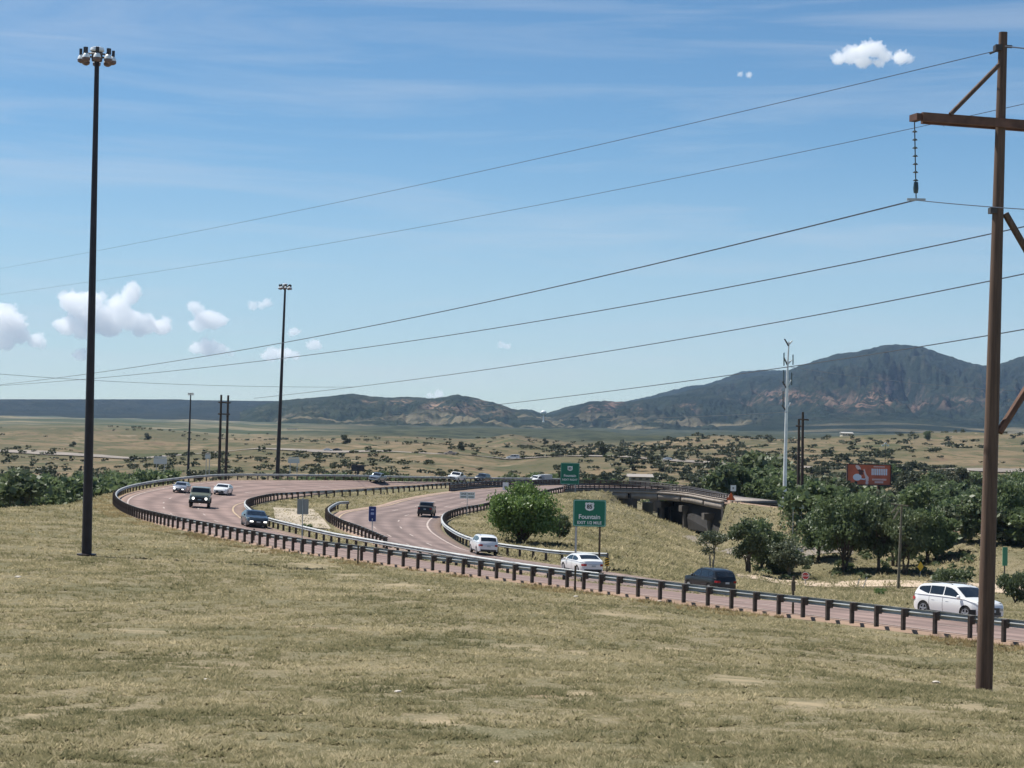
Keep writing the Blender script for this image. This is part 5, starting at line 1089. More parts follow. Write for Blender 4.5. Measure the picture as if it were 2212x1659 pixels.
def crown_mesh(name, m, H, Wd, n, seed, base=.15, nb=16, lsize=.22, shape='round', gaps=.25):
    """leaf clumps on boughs: H crown height above the ground, Wd full width, foliage from base*H up"""
    r = np.random.RandomState(seed); blobs = []
    for k in range(nb):
        while True:
            p = r.uniform(-1, 1, 3)
            if shape == 'round':
                if 0.25 < (p ** 2).sum() < .95: break
            elif shape == 'cone':
                if p[0] ** 2 + p[1] ** 2 < ((1 - p[2]) / 2 * .9 + .08) ** 2: break
            elif shape == 'vase':
                if p[0] ** 2 + p[1] ** 2 < (.35 + .33 * (p[2] + 1)) ** 2 and (p ** 2).sum() < 1.2: break
        rr = r.uniform(.24, .42) * (1 if shape != 'cone' else .6)
        blobs.append((p[0] * Wd / 2 * .74, p[1] * Wd / 2 * .74, H * base + (p[2] * .78 + 1) / 2 * H * (1 - base), rr * Wd / 2, rr * H * (1 - base) * .36))
    blobs = np.array(blobs); w = blobs[:, 3] ** 2; w /= w.sum(); pick = r.choice(len(blobs), n, p=w); B = blobs[pick]
    d = r.normal(size=(n, 3)); d /= np.linalg.norm(d, axis=1)[:, None]; rad = r.uniform(0, 1, n) ** .4 * (1 + .22 * r.normal(size=n))
    c = B[:, :3] + d * np.stack([B[:, 3], B[:, 3], B[:, 4]], 1) * rad[:, None]
    c[:, 2] = np.maximum(c[:, 2], .05)
    v, f = leaf_quads(c, lsize, seed + 1)
    return npmesh(name, v, f, m), blobs
def trunk_mesh(name, blobs, H, seed, base, r0=.16, stems=1, m=None):
    r = random.Random(seed); b = MB()
    for s in range(stems):
        lx, ly = r.uniform(-.5, .5) * (stems > 1) * .8, r.uniform(-.4, .4) * (stems > 1); fork = Vector((lx + r.uniform(-.25, .25), ly, H * base * 1.15 + .2))
        b.tube([Vector((lx * .6, ly * .6, -.4)), Vector((lx * .8, ly * .8, fork.z * .5)), fork], [r0 * 1.2, r0, r0 * .75], 7)
        for k, q in enumerate(blobs):
            if k % stems != s or (k // stems) % 2: continue
            e = Vector(q[:3]); mid = fork.lerp(e, .5) + Vector((r.uniform(-.2, .2), r.uniform(-.2, .2), .25)); b.tube([fork, mid, e], [r0 * .5, r0 * .3, r0 * .1], 5, False)
    return b.mesh(name, m or bark)
PROTO = {}
def proto(key, leaf, H, Wd, n, seed, **k):
    st = k.pop('stems', 1); tr = k.pop('r0', .16); bm2 = k.pop('bark', None); cm, bl_ = crown_mesh('crown', LF[leaf], H, Wd, n, seed, **k)
    PROTO[key] = (cm, trunk_mesh('trunk', bl_, H, seed, k.get('base', .15), tr, st, bm2), H, Wd)
proto('bush', 'bright', 5.2, 7.6, 15000, 1, base=.0, nb=52, lsize=.14, stems=3)
proto('a', 'cotton', 7.5, 7, 6500, 2, base=.08, nb=28, lsize=.19, stems=3, r0=.15)
proto('b', 'elm', 8.0, 6.5, 6500, 3, base=.14, nb=26, lsize=.19, stems=2, r0=.17)
proto('c', 'cotton', 9.5, 9, 8000, 4, base=.08, nb=34, lsize=.21, stems=2, r0=.2)
proto('d', 'elm', 6.0, 5.0, 4500, 5, base=.18, nb=18, lsize=.17, stems=4, r0=.12)
proto('sparse', 'grey', 4.6, 4.0, 1500, 6, base=.25, nb=14, lsize=.13, stems=3, r0=.10, shape='vase', bark=bark2)
proto('greyt', 'grey', 5.0, 5.6, 3600, 7, base=.1, nb=16, lsize=.17, stems=2, bark=bark2)
proto('pine', 'pine', 7.0, 3.4, 4200, 8, base=.08, nb=34, lsize=.17, shape='cone')
proto('low', 'elm', 3.6, 5.2, 3600, 9, base=.0, nb=20, lsize=.16)
proto('fa', 'cotton', 9, 9, 1700, 10, base=.05, nb=18, lsize=.42); proto('fb', 'elm', 8, 7.5, 1500, 11, base=.03, nb=14, lsize=.42)
proto('fc', 'cotton', 6.0, 8.5, 1400, 12, base=.0, nb=16, lsize=.38); proto('fd', 'grey', 6.5, 6.5, 1200, 13, base=.03, nb=12, lsize=.36); proto('fe', 'scrub', 7, 8, 1500, 14, base=.0, nb=16, lsize=.40)
proto('shrub', 'scrub', 2.2, 4.6, 420, 15, base=.0, nb=9, lsize=.34); proto('shrub2', 'scrub', 3.4, 4.2, 420, 16, base=.0, nb=8, lsize=.36); proto('shrub3', 'grey', 1.8, 3.6, 320, 17, base=.0, nb=7, lsize=.28)
proto('sprig', 'elm', 1.7, 1.2, 420, 18, base=.0, nb=7, lsize=.09, shape='cone'); proto('tuft', 'bright', 1.9, 2.4, 900, 19, base=.0, nb=9, lsize=.10)
def plant(key, X, Y, label, cat='tree', name='tree', s=1.0, sz=None, group=None, rz=None, dz=0):
    cm, tm, H, Wd = PROTO[key]; g = gz(X, Y); t = thing(name, label, cat, (X, Y, g - .08 + dz), rnd.uniform(0, 6.28) if rz is None else rz, group); t.scale = (s, s, sz or s)
    link('crown', cm, t); link('trunk', tm, t); return t
def tree_px(key, x, Y, wpx, hpx, label, cat='tree', name='tree', group=None, rz=None):
    """a tree whose crown is wpx wide and hpx tall in the photograph at distance Y"""
    cm, tm, H, Wd = PROTO[key]; X = (x - 1106) / F * Y; return plant(key, X, Y, label, cat, name, wpx / F * Y / Wd, hpx / F * Y / H, group, rz)
tree_px('bush', 1138, 168, 176, 136, 'big round bright green bush behind the curved guardrail, left of the large green sign', 'bush', 'bush')
tree_px('low', 1215, 178, 60, 66, 'dark bushy shrub at the right flank of the big round bush', 'bush', 'bush')
tree_px('sparse', 1543, 196, 84, 92, 'thin half-bare grey-green tree above the black suv', rz=1)
tree_px('d', 1622, 205, 95, 125, 'small dark leafy tree with several thin trunks, left of the steel pole')
tree_px('a', 1655, 214, 110, 132, 'dark green tree rising just left of the steel pole')
tree_px('pine', 1643, 222, 46, 138, 'dark pointed evergreen left of the steel pole')
tree_px('greyt', 1708, 208, 110, 92, 'grey-green tree at the foot of the twin slender poles')
tree_px('low', 1690, 214, 130, 72, 'low grey-green bush spreading below the steel pole', 'bush', 'bush')
tree_px('c', 1832, 212, 158, 205, 'largest leafy tree, below and left of the billboard')
tree_px('a', 1775, 222, 100, 130, 'leafy tree at the left side of the largest tree')
tree_px('b', 1905, 210, 120, 176, 'tall tree with visible trunks below the billboard legs')
tree_px('b', 1962, 206, 110, 168, 'tree with dark trunks right of the grey utility pole')
tree_px('a', 2012, 214, 92, 140, 'leafy tree behind the round green bush at the right')
tree_px('d', 1938, 216, 90, 120, 'dark narrow tree between two taller ones near the grey utility pole')
tree_px('low', 2062, 178, 112, 92, 'round green bush above the white compact suv', 'bush', 'bush')
tree_px('pine', 2043, 275, 50, 112, 'dark blue-green evergreen above the round green bush')
tree_px('a', 2185, 220, 120, 150, 'green tree at the right edge, right of the big pole')
tree_px('c', 2232, 232, 140, 185, 'tall pale green tree cut by the right edge of the picture')
tree_px('low', 2200, 176, 76, 88, 'low dark bush at the right edge, right of the big pole', 'bush', 'bush')
tree_px('tuft', 1906, 180, 34, 30, 'small bright green shrub beside the dirt road', 'bush', 'bush')
tree_px('sprig', 1330, 140, 14, 22, 'tiny dark evergreen sprig on the slope right of the large green sign', 'bush', 'bush')
tree_px('sprig', 1382, 146, 14, 17, 'small dark weed clump on the slope above the white sedan', 'bush', 'bush')
tree_px('tuft', 674, 163, 27, 27, 'bushy green weed in the paved ditch, right of the grey sign back', 'bush', 'bush')
tree_px('sprig', 625, 166, 22, 20, 'small pointed weed in the paved ditch, left of the grey sign back', 'bush', 'bush')
# far belts: individuals standing in rows
def belt(specs, group, labels, name='tree'):
    for (x0, x1, Y0, Y1, n, h0, h1, keys) in specs:
        for i in range(n):
            x = x0 + (x1 - x0) * (i + rnd.uniform(.1, .9)) / n; Y = rnd.uniform(Y0, Y1); key = rnd.choice(keys); H = rnd.uniform(h0, h1); s = H / PROTO[key][2]
            plant(key, (x - 1106) / F * Y, Y, labels[key], 'tree', name, s * rnd.uniform(.95, 1.3), s, group)
LM = [(0, 'the left edge'), (187, 'the nearest high mast'), (406, 'the distant high mast'), (482, 'the twin wooden poles'), (598, 'the second high mast'), (773, 'the message board'), (986, 'the white pickup truck'), (1160, 'the white van'), (1231, 'the far green sign'), (1365, 'the shed above the bridge'), (1470, 'the bridge middle'), (1578, 'the bridge end'),
      (1697, 'the steel pole'), (1731, 'the slender wooden poles'), (1832, 'the left billboard leg'), (1900, 'the right billboard leg'), (1945, 'the grey utility pole'), (2043, 'the blue-green evergreen'), (2078, 'the dark utility pole'), (2128, 'the big brown pole'), (2200, 'the right edge')]
def where(x):
    k = min(range(len(LM)), key=lambda i: abs(LM[i][0] - x)); dx = x - LM[k][0]
    return ('behind ' if abs(dx) < 9 else 'just left of ' if -26 < dx < 0 else 'just right of ' if 0 < dx < 26 else 'left of ' if dx < 0 else 'right of ') + LM[k][1]
KA = {'fa': 'cottonwood', 'fb': 'rounded dark tree', 'fc': 'broad low tree', 'fd': 'pale grey-green tree', 'fe': 'very dark tree'}
def belt(specs, group, place):
    for (x0, x1, Y0, Y1, n, h0, h1, keys) in specs:
        for i in range(n):
            x = x0 + (x1 - x0) * (i + rnd.uniform(.1, .9)) / n; Y = rnd.uniform(Y0, Y1); key = rnd.choice(keys); H = rnd.uniform(h0, h1); s = H / PROTO[key][2]
            sz = 'tall ' if H > h0 + (h1 - h0) * .66 else 'small ' if H < h0 + (h1 - h0) * .33 else ''
            row = 'front' if Y < Y0 + (Y1 - Y0) * .35 else 'back' if Y > Y0 + (Y1 - Y0) * .7 else 'middle'
            lab = f"{sz}{KA[key]}, {row} of {place}, {where(x)}"
            if len(lab.split()) > 16: lab = f"{KA[key]}, {row} of {place}, {where(x)}".replace(' of the ', ' of ')
            plant(key, (x - 1106) / F * Y, Y, lab, 'tree', 'tree', s * rnd.uniform(.95, 1.3), s, group)
belt([(1560, 1700, 330, 390, 8, 8.5, 11.5, ['fa', 'fb']), (1600, 1690, 390, 430, 5, 11.5, 14, ['fa', 'fb'])], 'woods behind the bridge end', 'the bridge woods')
belt([(1700, 1860, 330, 420, 9, 7.5, 10, ['fa', 'fc', 'fb']), (1730, 2060, 300, 400, 16, 6, 8, ['fa', 'fb', 'fd', 'fc']), (2050, 2330, 280, 400, 13, 6.5, 9, ['fa', 'fb', 'fc', 'fd'])], 'creek trees under the billboard', 'the creek trees')
belt([(1745, 2330, 236, 295, 24, 4.5, 7.2, ['fa', 'fb', 'fd', 'fc']), (1960, 2330, 214, 236, 9, 4.5, 6.5, ['fa', 'fb', 'fd'])], 'trees on the valley floor', 'the valley trees')
belt([(1700, 2330, 430, 520, 20, 5.5, 8, ['fa', 'fb', 'fe', 'fc', 'fd'])], 'far creek trees', 'the far creek trees')
belt([(1840, 2330, 560, 640, 20, 6, 8.5, ['fe', 'fe', 'fa'])], 'dark tree line below the hills', 'the dark line')
belt([(1440, 1570, 340, 400, 8, 4.5, 6.5, ['fa', 'fc', 'fe']), (1240, 1450, 380, 520, 12, 4, 6.2, ['fa', 'fd', 'fc', 'fe']), (1090, 1250, 380, 480, 9, 5, 7.5, ['fa', 'fc', 'fb'])], 'trees behind the bridge rail', 'the trees behind the bridge')
belt([(600, 760, 420, 520, 8, 3.4, 5, ['fc', 'fb', 'fe']), (760, 1120, 400, 560, 18, 3.2, 5, ['fc', 'fa', 'fe']), (415, 600, 480, 600, 6, 2.5, 4, ['fd', 'fe'])], 'low trees behind the far guardrail', 'the low far row')
belt([(-150, 110, 250, 330, 14, 7.2, 9.2, ['fa', 'fb', 'fd', 'fa']), (100, 250, 290, 360, 10, 6.5, 8.5, ['fa', 'fc', 'fb']), (-150, 60, 360, 430, 8, 6.5, 8, ['fa', 'fd']), (230, 380, 350, 430, 11, 6.5, 8.5, ['fa', 'fa', 'fc']), (60, 300, 400, 480, 8, 5.5, 7, ['fa', 'fb'])], 'woods behind the grass slope at the left', 'the left woods')
tree_px('pine', 92, 232, 26, 70, 'dark narrow evergreen in front of the left woods'); tree_px('pine', 108, 228, 20, 48, 'shorter dark evergreen in front of the left woods')
# lone trees on the hills that can be told apart
for k, (x, Y, h, key, lab) in enumerate(((1180, 1480, 5.5, 'fe', 'dark round tree on the crest below the white water tower'), (1231, 1500, 4.5, 'fe', 'dark tree on the crest right of the water tower'), (1293, 1490, 5, 'fe', 'dark tree on the crest right of the small sign'), (765, 1200, 7, 'fe', 'dark upright tree on the hillside, left of centre'), (749, 1050, 6, 'fe', 'dark lone tree on the hill beside the second high mast'),
        (838, 1250, 5.5, 'fe', 'dark tree on the hillside near the middle'), (892, 1260, 6, 'fe', 'dark tree below the paler rock scar hill'), (320, 1500, 7, 'fe', 'lone dark tree on the plain left of the distant high mast'), (162, 1150, 5, 'fe', 'lone dark tree behind the nearest high mast'), (2005, 1350, 8, 'fa', 'green tree on the hill crest left of the big pole'), (2140, 1350, 9, 'fa', 'green tree on the hill crest behind the big pole'),
        (1300, 900, 8, 'fe', 'dark tree clump low on the hillside above the bridge'), (1520, 1400, 6, 'pine', 'dark pointed tree on the crest left of the steel pole'), (1000, 950, 5, 'fe', 'small dark tree on the hillside above the white pickup truck'))):
    cm, tm, H, Wd = PROTO[key]; plant(key, (x - 1106) / F * Y, Y, lab, 'tree', 'tree', h / H, h / H)
# scrub oak clumps: the ones that show largest are things, the rest one mass
cand = []
for i in range(3600):
    Y = math.exp(rnd.uniform(math.log(620), math.log(1650))); x = rnd.uniform(-60, 2280)
    X = (x - 1106) / F * Y; d = float(fbm(np.array([X]), np.array([Y]), 130, 3, 77)[0]) + (.10 if x > 1250 else -.16) * min(1, abs(x - 1250) / 300) + rnd.uniform(-.12, .12)
    if d > .02: cand.append((X, Y, rnd.uniform(.5, 1.25) * (1.15 if x > 1200 else .8)))
Zs = ground_z(np.array([c[0] for c in cand]), np.array([c[1] for c in cand]))
order = sorted(range(len(cand)), key=lambda i: -cand[i][2] / cand[i][1]); LS = {'shrub': 'low dark scrub oak clump on the tan hills beyond the valley', 'shrub2': 'taller dark scrub oak on the tan hills beyond the valley', 'shrub3': 'pale grey-green sage clump on the tan hills beyond the valley'}
mv = []; mf = []; nv = 0
sv = {}
for k in ('shrub', 'shrub2', 'shrub3'):
    me = PROTO[k][0]; a = np.empty(len(me.vertices) * 3, np.float32); me.vertices.foreach_get('co', a); sv[k] = a.reshape(-1, 4, 3)
for n__, i in enumerate(order):
    X, Y, s = cand[i]; key = ('shrub', 'shrub', 'shrub2', 'shrub3')[i % 4]
    if n__ < 240:
        zy = proj((X, Y, Zs[i])); t = thing('scrub_oak', ('low scrub clump', 'low scrub clump', 'taller scrub oak', 'pale sage clump')[i % 4] + (' high' if zy[1] < hor(zy[0]) + 28 else ' low' if zy[1] > hor(zy[0]) + 65 else ' midway') + ' on the hills, ' + where(zy[0]), 'shrub', (X, Y, Zs[i] - .1), rnd.uniform(0, 6.28), 'scrub oaks on the tan hills'); t.scale = (s * 1.2, s * 1.2, s); link('crown', PROTO[key][0], t)
    else:
        q = sv[key][rs.randint(0, len(sv[key]), 46)].copy(); c = q.mean(1, keepdims=True); q = (c + (q - c) * 1.9) * [s * 1.2, s * 1.2, s] + [X, Y, Zs[i] - .1]
        mv.append(q.reshape(-1, 3)); mf.append(np.arange(len(q) * 4).reshape(-1, 4) + nv); nv += len(q) * 4
o = link('hill_scrub', npmesh('hill_scrub', np.concatenate(mv), np.concatenate(mf), LF['scrub'])); tag(o, 'distant dark scrub scattered over the tan hills', None, None, 'stuff')
# valley understorey and weeds under the trees (nobody could count it)
pts = []
for (x0, x1, Y0, Y1, n, s0, s1) in ((1700, 2300, 225, 330, 380, .8, 2.0), (1600, 2300, 330, 560, 520, 1.2, 3), (-150, 400, 240, 420, 380, 1.2, 2.4), (400, 1500, 380, 560, 480, .8, 1.9), (1580, 2120, 200, 226, 120, .35, .9), (1500, 2300, 620, 700, 200, 1, 2.2), (600, 690, 272, 290, 40, .5, 1)):
    for i in range(n):
        Y = rnd.uniform(Y0, Y1); X = (rnd.uniform(x0, x1) - 1106) / F * Y
        if float(fbm(np.array([X]), np.array([Y]), 40, 2, 55)[0]) + rnd.uniform(-.3, .3) > -.05: pts.append((X, Y, rnd.uniform(s0, s1)))
pz = ground_z(np.array([p[0] for p in pts]), np.array([p[1] for p in pts])); cs_ = []
for (X, Y, s), z in zip(pts, pz):
    n = 60; d = rs.normal(size=(n, 3)); d /= np.linalg.norm(d, axis=1)[:, None]; d[:, 2] = abs(d[:, 2]) * .75; cs_.append(d * (s * rs.uniform(.5, 1, n) ** .5)[:, None] + [X, Y, z])
cs_ = np.concatenate(cs_); v, f = leaf_quads(cs_, .26, 5); o = link('undergrowth', npmesh('undergrowth', v, f, LF['elm'])); tag(o, 'dark green undergrowth filling the valley below the trees', None, None, 'stuff')
# ------------------------------------------------------------------ grass
def grassmat(name, c1, c2, c3):
    m = bpy.data.materials.new(name); m.use_nodes = True; nt = m.node_tree; nt.nodes.clear(); L = nt.links.new
    o = N(nt, 'ShaderNodeOutputMaterial'); d = N(nt, 'ShaderNodeBsdfDiffuse'); t = N(nt, 'ShaderNodeBsdfTranslucent'); ms = N(nt, 'ShaderNodeMixShader'); ms.inputs[0].default_value = .3
    geo = N(nt, 'ShaderNodeNewGeometry'); mp_ = N(nt, 'ShaderNodeMapping'); mp_.inputs['Scale'].default_value = (1, 1, 0); L(geo.outputs['Position'], mp_.inputs[0])
    def contrast(o_, lo, hi):
        k = N(nt, 'ShaderNodeMapRange'); k.inputs['From Min'].default_value = lo; k.inputs['From Max'].default_value = hi; L(o_, k.inputs['Value']); return k.outputs[0]
    a = N(nt, 'ShaderNodeTexNoise'); a.inputs['Scale'].default_value = .16; a.inputs['Detail'].default_value = 5; a.inputs['Roughness'].default_value = .65; L(mp_.outputs[0], a.inputs['Vector'])
    b = N(nt, 'ShaderNodeTexNoise'); b.inputs['Scale'].default_value = 4.2; b.inputs['Detail'].default_value = 3; L(mp_.outputs[0], b.inputs['Vector'])
    s = N(nt, 'ShaderNodeMath', operation='MULTIPLY'); s.inputs[1].default_value = .40; L(contrast(b.outputs['Fac'], .32, .68), s.inputs[0])
    s1 = N(nt, 'ShaderNodeMath', operation='MULTIPLY_ADD'); s1.inputs[1].default_value = .38; L(contrast(a.outputs['Fac'], .36, .64), s1.inputs[0]); L(s.outputs[0], s1.inputs[2])
    s2 = N(nt, 'ShaderNodeMath', operation='MULTIPLY_ADD'); s2.inputs[1].default_value = .22; L(geo.outputs['Random Per Island'], s2.inputs[0]); L(s1.outputs[0], s2.inputs[2])
    r = N(nt, 'ShaderNodeValToRGB'); e = r.color_ramp.elements; e[0].position = .22; e[0].color = (*c1, 1); e[1].position = .80; e[1].color = (*c3, 1); k = e.new(.5); k.color = (*c2, 1); L(s2.outputs[0], r.inputs[0])
    up = N(nt, 'ShaderNodeCombineXYZ'); up.inputs[2].default_value = 1.0; nm = N(nt, 'ShaderNodeMix', data_type='VECTOR'); nm.inputs[0].default_value = .75; L(geo.outputs['Normal'], nm.inputs[4]); L(up.outputs[0], nm.inputs[5]); nn_ = N(nt, 'ShaderNodeVectorMath', operation='NORMALIZE'); L(nm.outputs[1], nn_.inputs[0]); L(nn_.outputs[0], d.inputs['Normal'])
    L(r.outputs[0], d.inputs[0]); L(r.outputs[0], t.inputs[0]); L(d.outputs[0], ms.inputs[1]); L(t.outputs[0], ms.inputs[2]); L(ms.outputs[0], o.inputs[0]); MATS[name] = m; return m
wmat = grassmat('verge_weed', (.11, .085, .045), (.20, .155, .08), (.33, .27, .15))
gmat = grassmat('prairie_grass', (.086, .088, .047), (.185, .168, .096), (.37, .32, .205))
def grass(n, Ya, Yb, tmax, h, spread, blades, seed, label, keep, name='grass'):
    r = np.random.RandomState(seed); u = r.uniform(0, 1, n); Y = np.sqrt(Ya ** 2 + u * (Yb ** 2 - Ya ** 2)) if h else Ya * (Yb / Ya) ** (u ** .92); X = r.uniform(-tmax, tmax, n) * Y
    k = keep(X, Y) & (patch_w(X, Y) < .45 + r.uniform(-.3, .4, n)); X, Y = X[k], Y[k]; n = len(X)
    vary = h is None
    # density patches
    dn = fbm(X, Y, 1.1, 3, 31) * .6 + fbm(X, Y, .32 + .0 * Y, 2, 33) * .75 + r.uniform(-.22, .22, n); k = dn > -.16; X, Y = X[k], Y[k]; n = len(X); Z = ground_z(X, Y)
    if vary: h = np.repeat(.030 + .00045 * Y, blades); spread = np.repeat(.08 + .0016 * Y, blades); Ya = np.repeat(Y, blades)
    B = np.repeat(np.stack([X, Y, Z - .01], 1), blades, 0); m_ = len(B); a = r.uniform(0, 2 * np.pi, m_); dv = np.stack([np.cos(a), np.sin(a), np.zeros(m_)], 1)
    B = B + dv * (spread * r.uniform(0, 1, m_))[:, None]; clump = .45 + 1.1 * np.clip(fbm(X, Y, .55, 2, 41) * 1.5 + .5, 0, 1); hh = h * r.uniform(.5, 1.4, m_) * np.repeat(clump, blades) * np.repeat(r.uniform(.6, 1.4, n), blades); lean = dv * (hh * r.uniform(.6, 1.9, m_))[:, None]
    sd = np.stack([-dv[:, 1], dv[:, 0], np.zeros(m_)], 1) * (hh * .18 + .005 + Ya * .00018)[:, None]; top = B + lean + np.array([0, 0, 1.0]) * hh[:, None]
    v = np.stack([B - sd, B + sd, top], 1).reshape(-1, 3); o = link(name, npmesh(name, v, np.arange(m_ * 3).reshape(-1, 3), gmat)); return tag(o, label, None, None, 'stuff')
def rail_weeds():
    r = np.random.RandomState(8); n = 5200; i = r.randint(0, len(oc), n); off = r.uniform(.05, 1.0, n) ** 1.3 * 2.2 + .15; p = oc[i] + outw[i] * off[:, None] + T_[i] * r.uniform(-.3, .3, n)[:, None]
    k = (p[:, 1] < 230) & (fbm(p[:, 0], p[:, 1], 2.2, 2, 90) > -.1); p = p[k]; z = ground_z(p[:, 0], p[:, 1]); B = np.repeat(np.stack([p[:, 0], p[:, 1], z], 1), 14, 0); m_ = len(B); a = r.uniform(0, 6.283, m_)
    dv = np.stack([np.cos(a), np.sin(a), np.zeros(m_)], 1); B = B + dv * r.uniform(0, .16, m_)[:, None]; hh = .12 * r.uniform(.4, 1.6, m_); top = B + dv * (hh * r.uniform(.3, 1.2, m_))[:, None] + np.array([0, 0, 1.0]) * hh[:, None]
    sd = np.stack([-dv[:, 1], dv[:, 0], np.zeros(m_)], 1) * .022; v = np.stack([B - sd, B + sd, top], 1).reshape(-1, 3)
    tag(link('rail_weeds', npmesh('rail_weeds', v, np.arange(m_ * 3).reshape(-1, 3), wmat)), 'brownish weeds growing along the foot of the near guardrail', None, None, 'stuff')
def kdmask(X, Y): return off_road(1.6)(X, Y)
def off_road(d0):
    def f(X, Y):
        out = np.ones(len(X), bool)
        for i in np.where((Y > 58) & (Y < 300))[0]:
            if kd.find((X[i], Y[i], 0))[2] < d0: out[i] = False
        return out
    return f
# side of the near rail: grass stops at the verge
grass(275000, 15, 260, .305, None, None, 6, 1, 'short dry mottled prairie grass on the slope and verges', off_road(.64))
rail_weeds()
def hillside(X, Y): return off_road(1.6)(X, Y)
grass(52000, 120, 300, .26, .22, .5, 5, 4, 'dry weeds on the embankment slopes round the bridge', lambda X, Y: (X > -2 + (Y - 120) * -.02) & (kdmask(X, Y)), 'slope_weeds')
# denser weeds and straw-coloured tufts hugging the posts
# ------------------------------------------------------------------ stones and litter on the slope
stone = mat('pale_stone', (.55, .50, .43), .9, noise_scale=6, noise_amt=.2)
for k, (x, y, s, lab) in enumerate(((39, 1248, .16, 'pale flat stone in the grass at the far left'), (446, 1470, .07, 'small white pebble in the grass left of centre'), (860, 1496, .07, 'small pale stone in the foreground grass'), (1244, 1290, .12, 'pale stone by the guardrail below the white sedan'), (928, 1277, .12, 'pale stone in the grass below the guardrail, left of centre'),
      (1425, 1300, .12, 'pale stone near the guardrail, right of centre'), (2022, 1476, .12, 'pale flat stone left of the foot of the big pole'), (1075, 1650, .05, 'tiny pale stone at the bottom of the picture'))):
    Y = 30.0
    for it in range(40):
        p = at(x, y, Y); Y2 = Y * (CAMZ - gz(p.x, p.y)) / max(.1, CAMZ - p.z); Y += (Y2 - Y) * .6
    b = MB(); b.lathe([(s * .5, -.02), (s, s * .12), (s * .8, s * .4), (s * .3, s * .52)], n=7); b.v = [(a * rnd.uniform(.8, 1.3), c * rnd.uniform(.6, 1.0), d) for a, c, d in b.v]
    o = b.build('stone', stone); o.location = (p.x, p.y, gz(p.x, p.y) + .01); tag(o, lab, 'stone')
# ------------------------------------------------------------------ paved ditch, dirt roads and distant road
def drape(name, left, right, m, label, dz=.06, n=60, k=5):
    A_ = resample(catmull(left, 1.0), n=n); B_ = resample(catmull(right, 1.0), n=n); fr = np.linspace(0, 1, k); G = A_[:, None] * (1 - fr)[None, :, None] + B_[:, None] * fr[None, :, None]
    G[..., 2] = ground_z(G[..., 0], G[..., 1]) + dz; idx = np.arange(n * k).reshape(n, k); q = np.stack([idx[:-1, :-1], idx[:-1, 1:], idx[1:, 1:], idx[1:, :-1]], -1).reshape(-1, 4)
    nrm = np.cross(G[0, 1] - G[0, 0], G[1, 0] - G[0, 0])[2]; q = q if nrm > 0 else q[:, ::-1]
    return struct(link(name, npmesh(name, G.reshape(-1, 3), q, m)), label)
cream = mat('cream_concrete', (.37, .31, .23), .9, noise_scale=.5, noise_amt=.2); dirt = mat('pale_dirt', (.47, .37, .27), .95, noise_scale=.4, noise_amt=.25); farroad = mat('far_asphalt', (.22, .19, .16), .9, noise_scale=.1, noise_amt=.2)
drape('paved_ditch', [on(596, 1131, 9.35), on(592, 1115, 9.5), on(590, 1100, 9.5)], [on(716, 1146, 9.6), on(690, 1115, 9.6), on(676, 1103, 9.6)], cream, 'pale concrete paving in the wedge between the two roadways', .09)
drape('dirt_road', [gp(1560, 190, 0), gp(1680, 194, 0), gp(1900, 194, 0), gp(2300, 184, 0)], [gp(1600, 198, 0), gp(1700, 203, 0), gp(1900, 201, 0), gp(2300, 190, 0)], dirt, 'pale dirt road running below the right-hand trees', .10)
drape('underpass_road', [gp(1480, 262, 0), gp(1590, 234, 0), gp(1680, 226, 0), gp(1850, 224, 0)], [gp(1500, 275, 0), gp(1600, 241, 0), gp(1680, 232, 0), gp(1850, 230, 0)], farroad, 'grey road leading out from under the bridge', .10)
drape('distant_highway', [gp(-200, 885, 0), gp(500, 880, 0), gp(1106, 850, 0), gp(1700, 820, 0), gp(2400, 800, 0)], [gp(-200, 899, 0), gp(500, 894, 0), gp(1106, 864, 0), gp(1700, 834, 0), gp(2400, 814, 0)], farroad, 'thin distant highway crossing the foot of the tan hills', .4)
drape('valley_track', [gp(1850, 520, 0), gp(2050, 540, 0), gp(2400, 560, 0)], [gp(1850, 560, 0), gp(2050, 580, 0), gp(2400, 600, 0)], mat('dry_field', (.34, .26, .14), .95, noise_scale=.1, noise_amt=.2), 'strip of dry field beyond the creek trees at the right', .3)
free_car(1697, 1143, 228, 'suv', paint('white', (.80, .80, .78)), R(0), 'white car on the road below the embankment, behind the steel pole', name='car')
def hwy(x, Y): return (x, 0, Y)
free_car(1108, 1006, 856, 'van', paint('white', (.80, .80, .78)), R(180), 'white motorhome on the distant highway above the curve', name='van', cat='van', scale=1.25)
free_car(1441, 1006, 838, 'sedan', paint('white', (.80, .80, .78)), R(180), 'white car on the distant highway above the bridge', name='car')
free_car(972, 1006, 866, 'pickup', paint('tan', (.5, .38, .28)), R(180), 'tan pickup truck on the distant highway above the white pickup truck', name='pickup_truck', cat='pickup truck')
free_car(708, 1004, 882, 'sedan', paint('white', (.80, .80, .78)), R(0), 'tiny white car on the distant highway right of the second high mast', name='car')
free_car(728, 1006, 884, 'sedan', paint('black', (.012, .012, .014), .1), R(0), 'tiny black car on the distant highway left of the message board', name='car')
# small marker sign high on the right hill
t, w_, h_, zc = sign_at(1905, 958, 1920, 966, 760, 'hill_sign', 'small white cluster sign on a thin pole above the billboard', 'sign', 0)
for s in (-1, 0, 1): MB().lathe([(.55, -.3), (.55, .3)], (s * 1.0, 0, zc + (s == 0) * .8), 8).build('panel', mat('far_white', (.6, .62, .6)), t)
post_to_ground(t, 0, 0, zc, dsteel, .12)
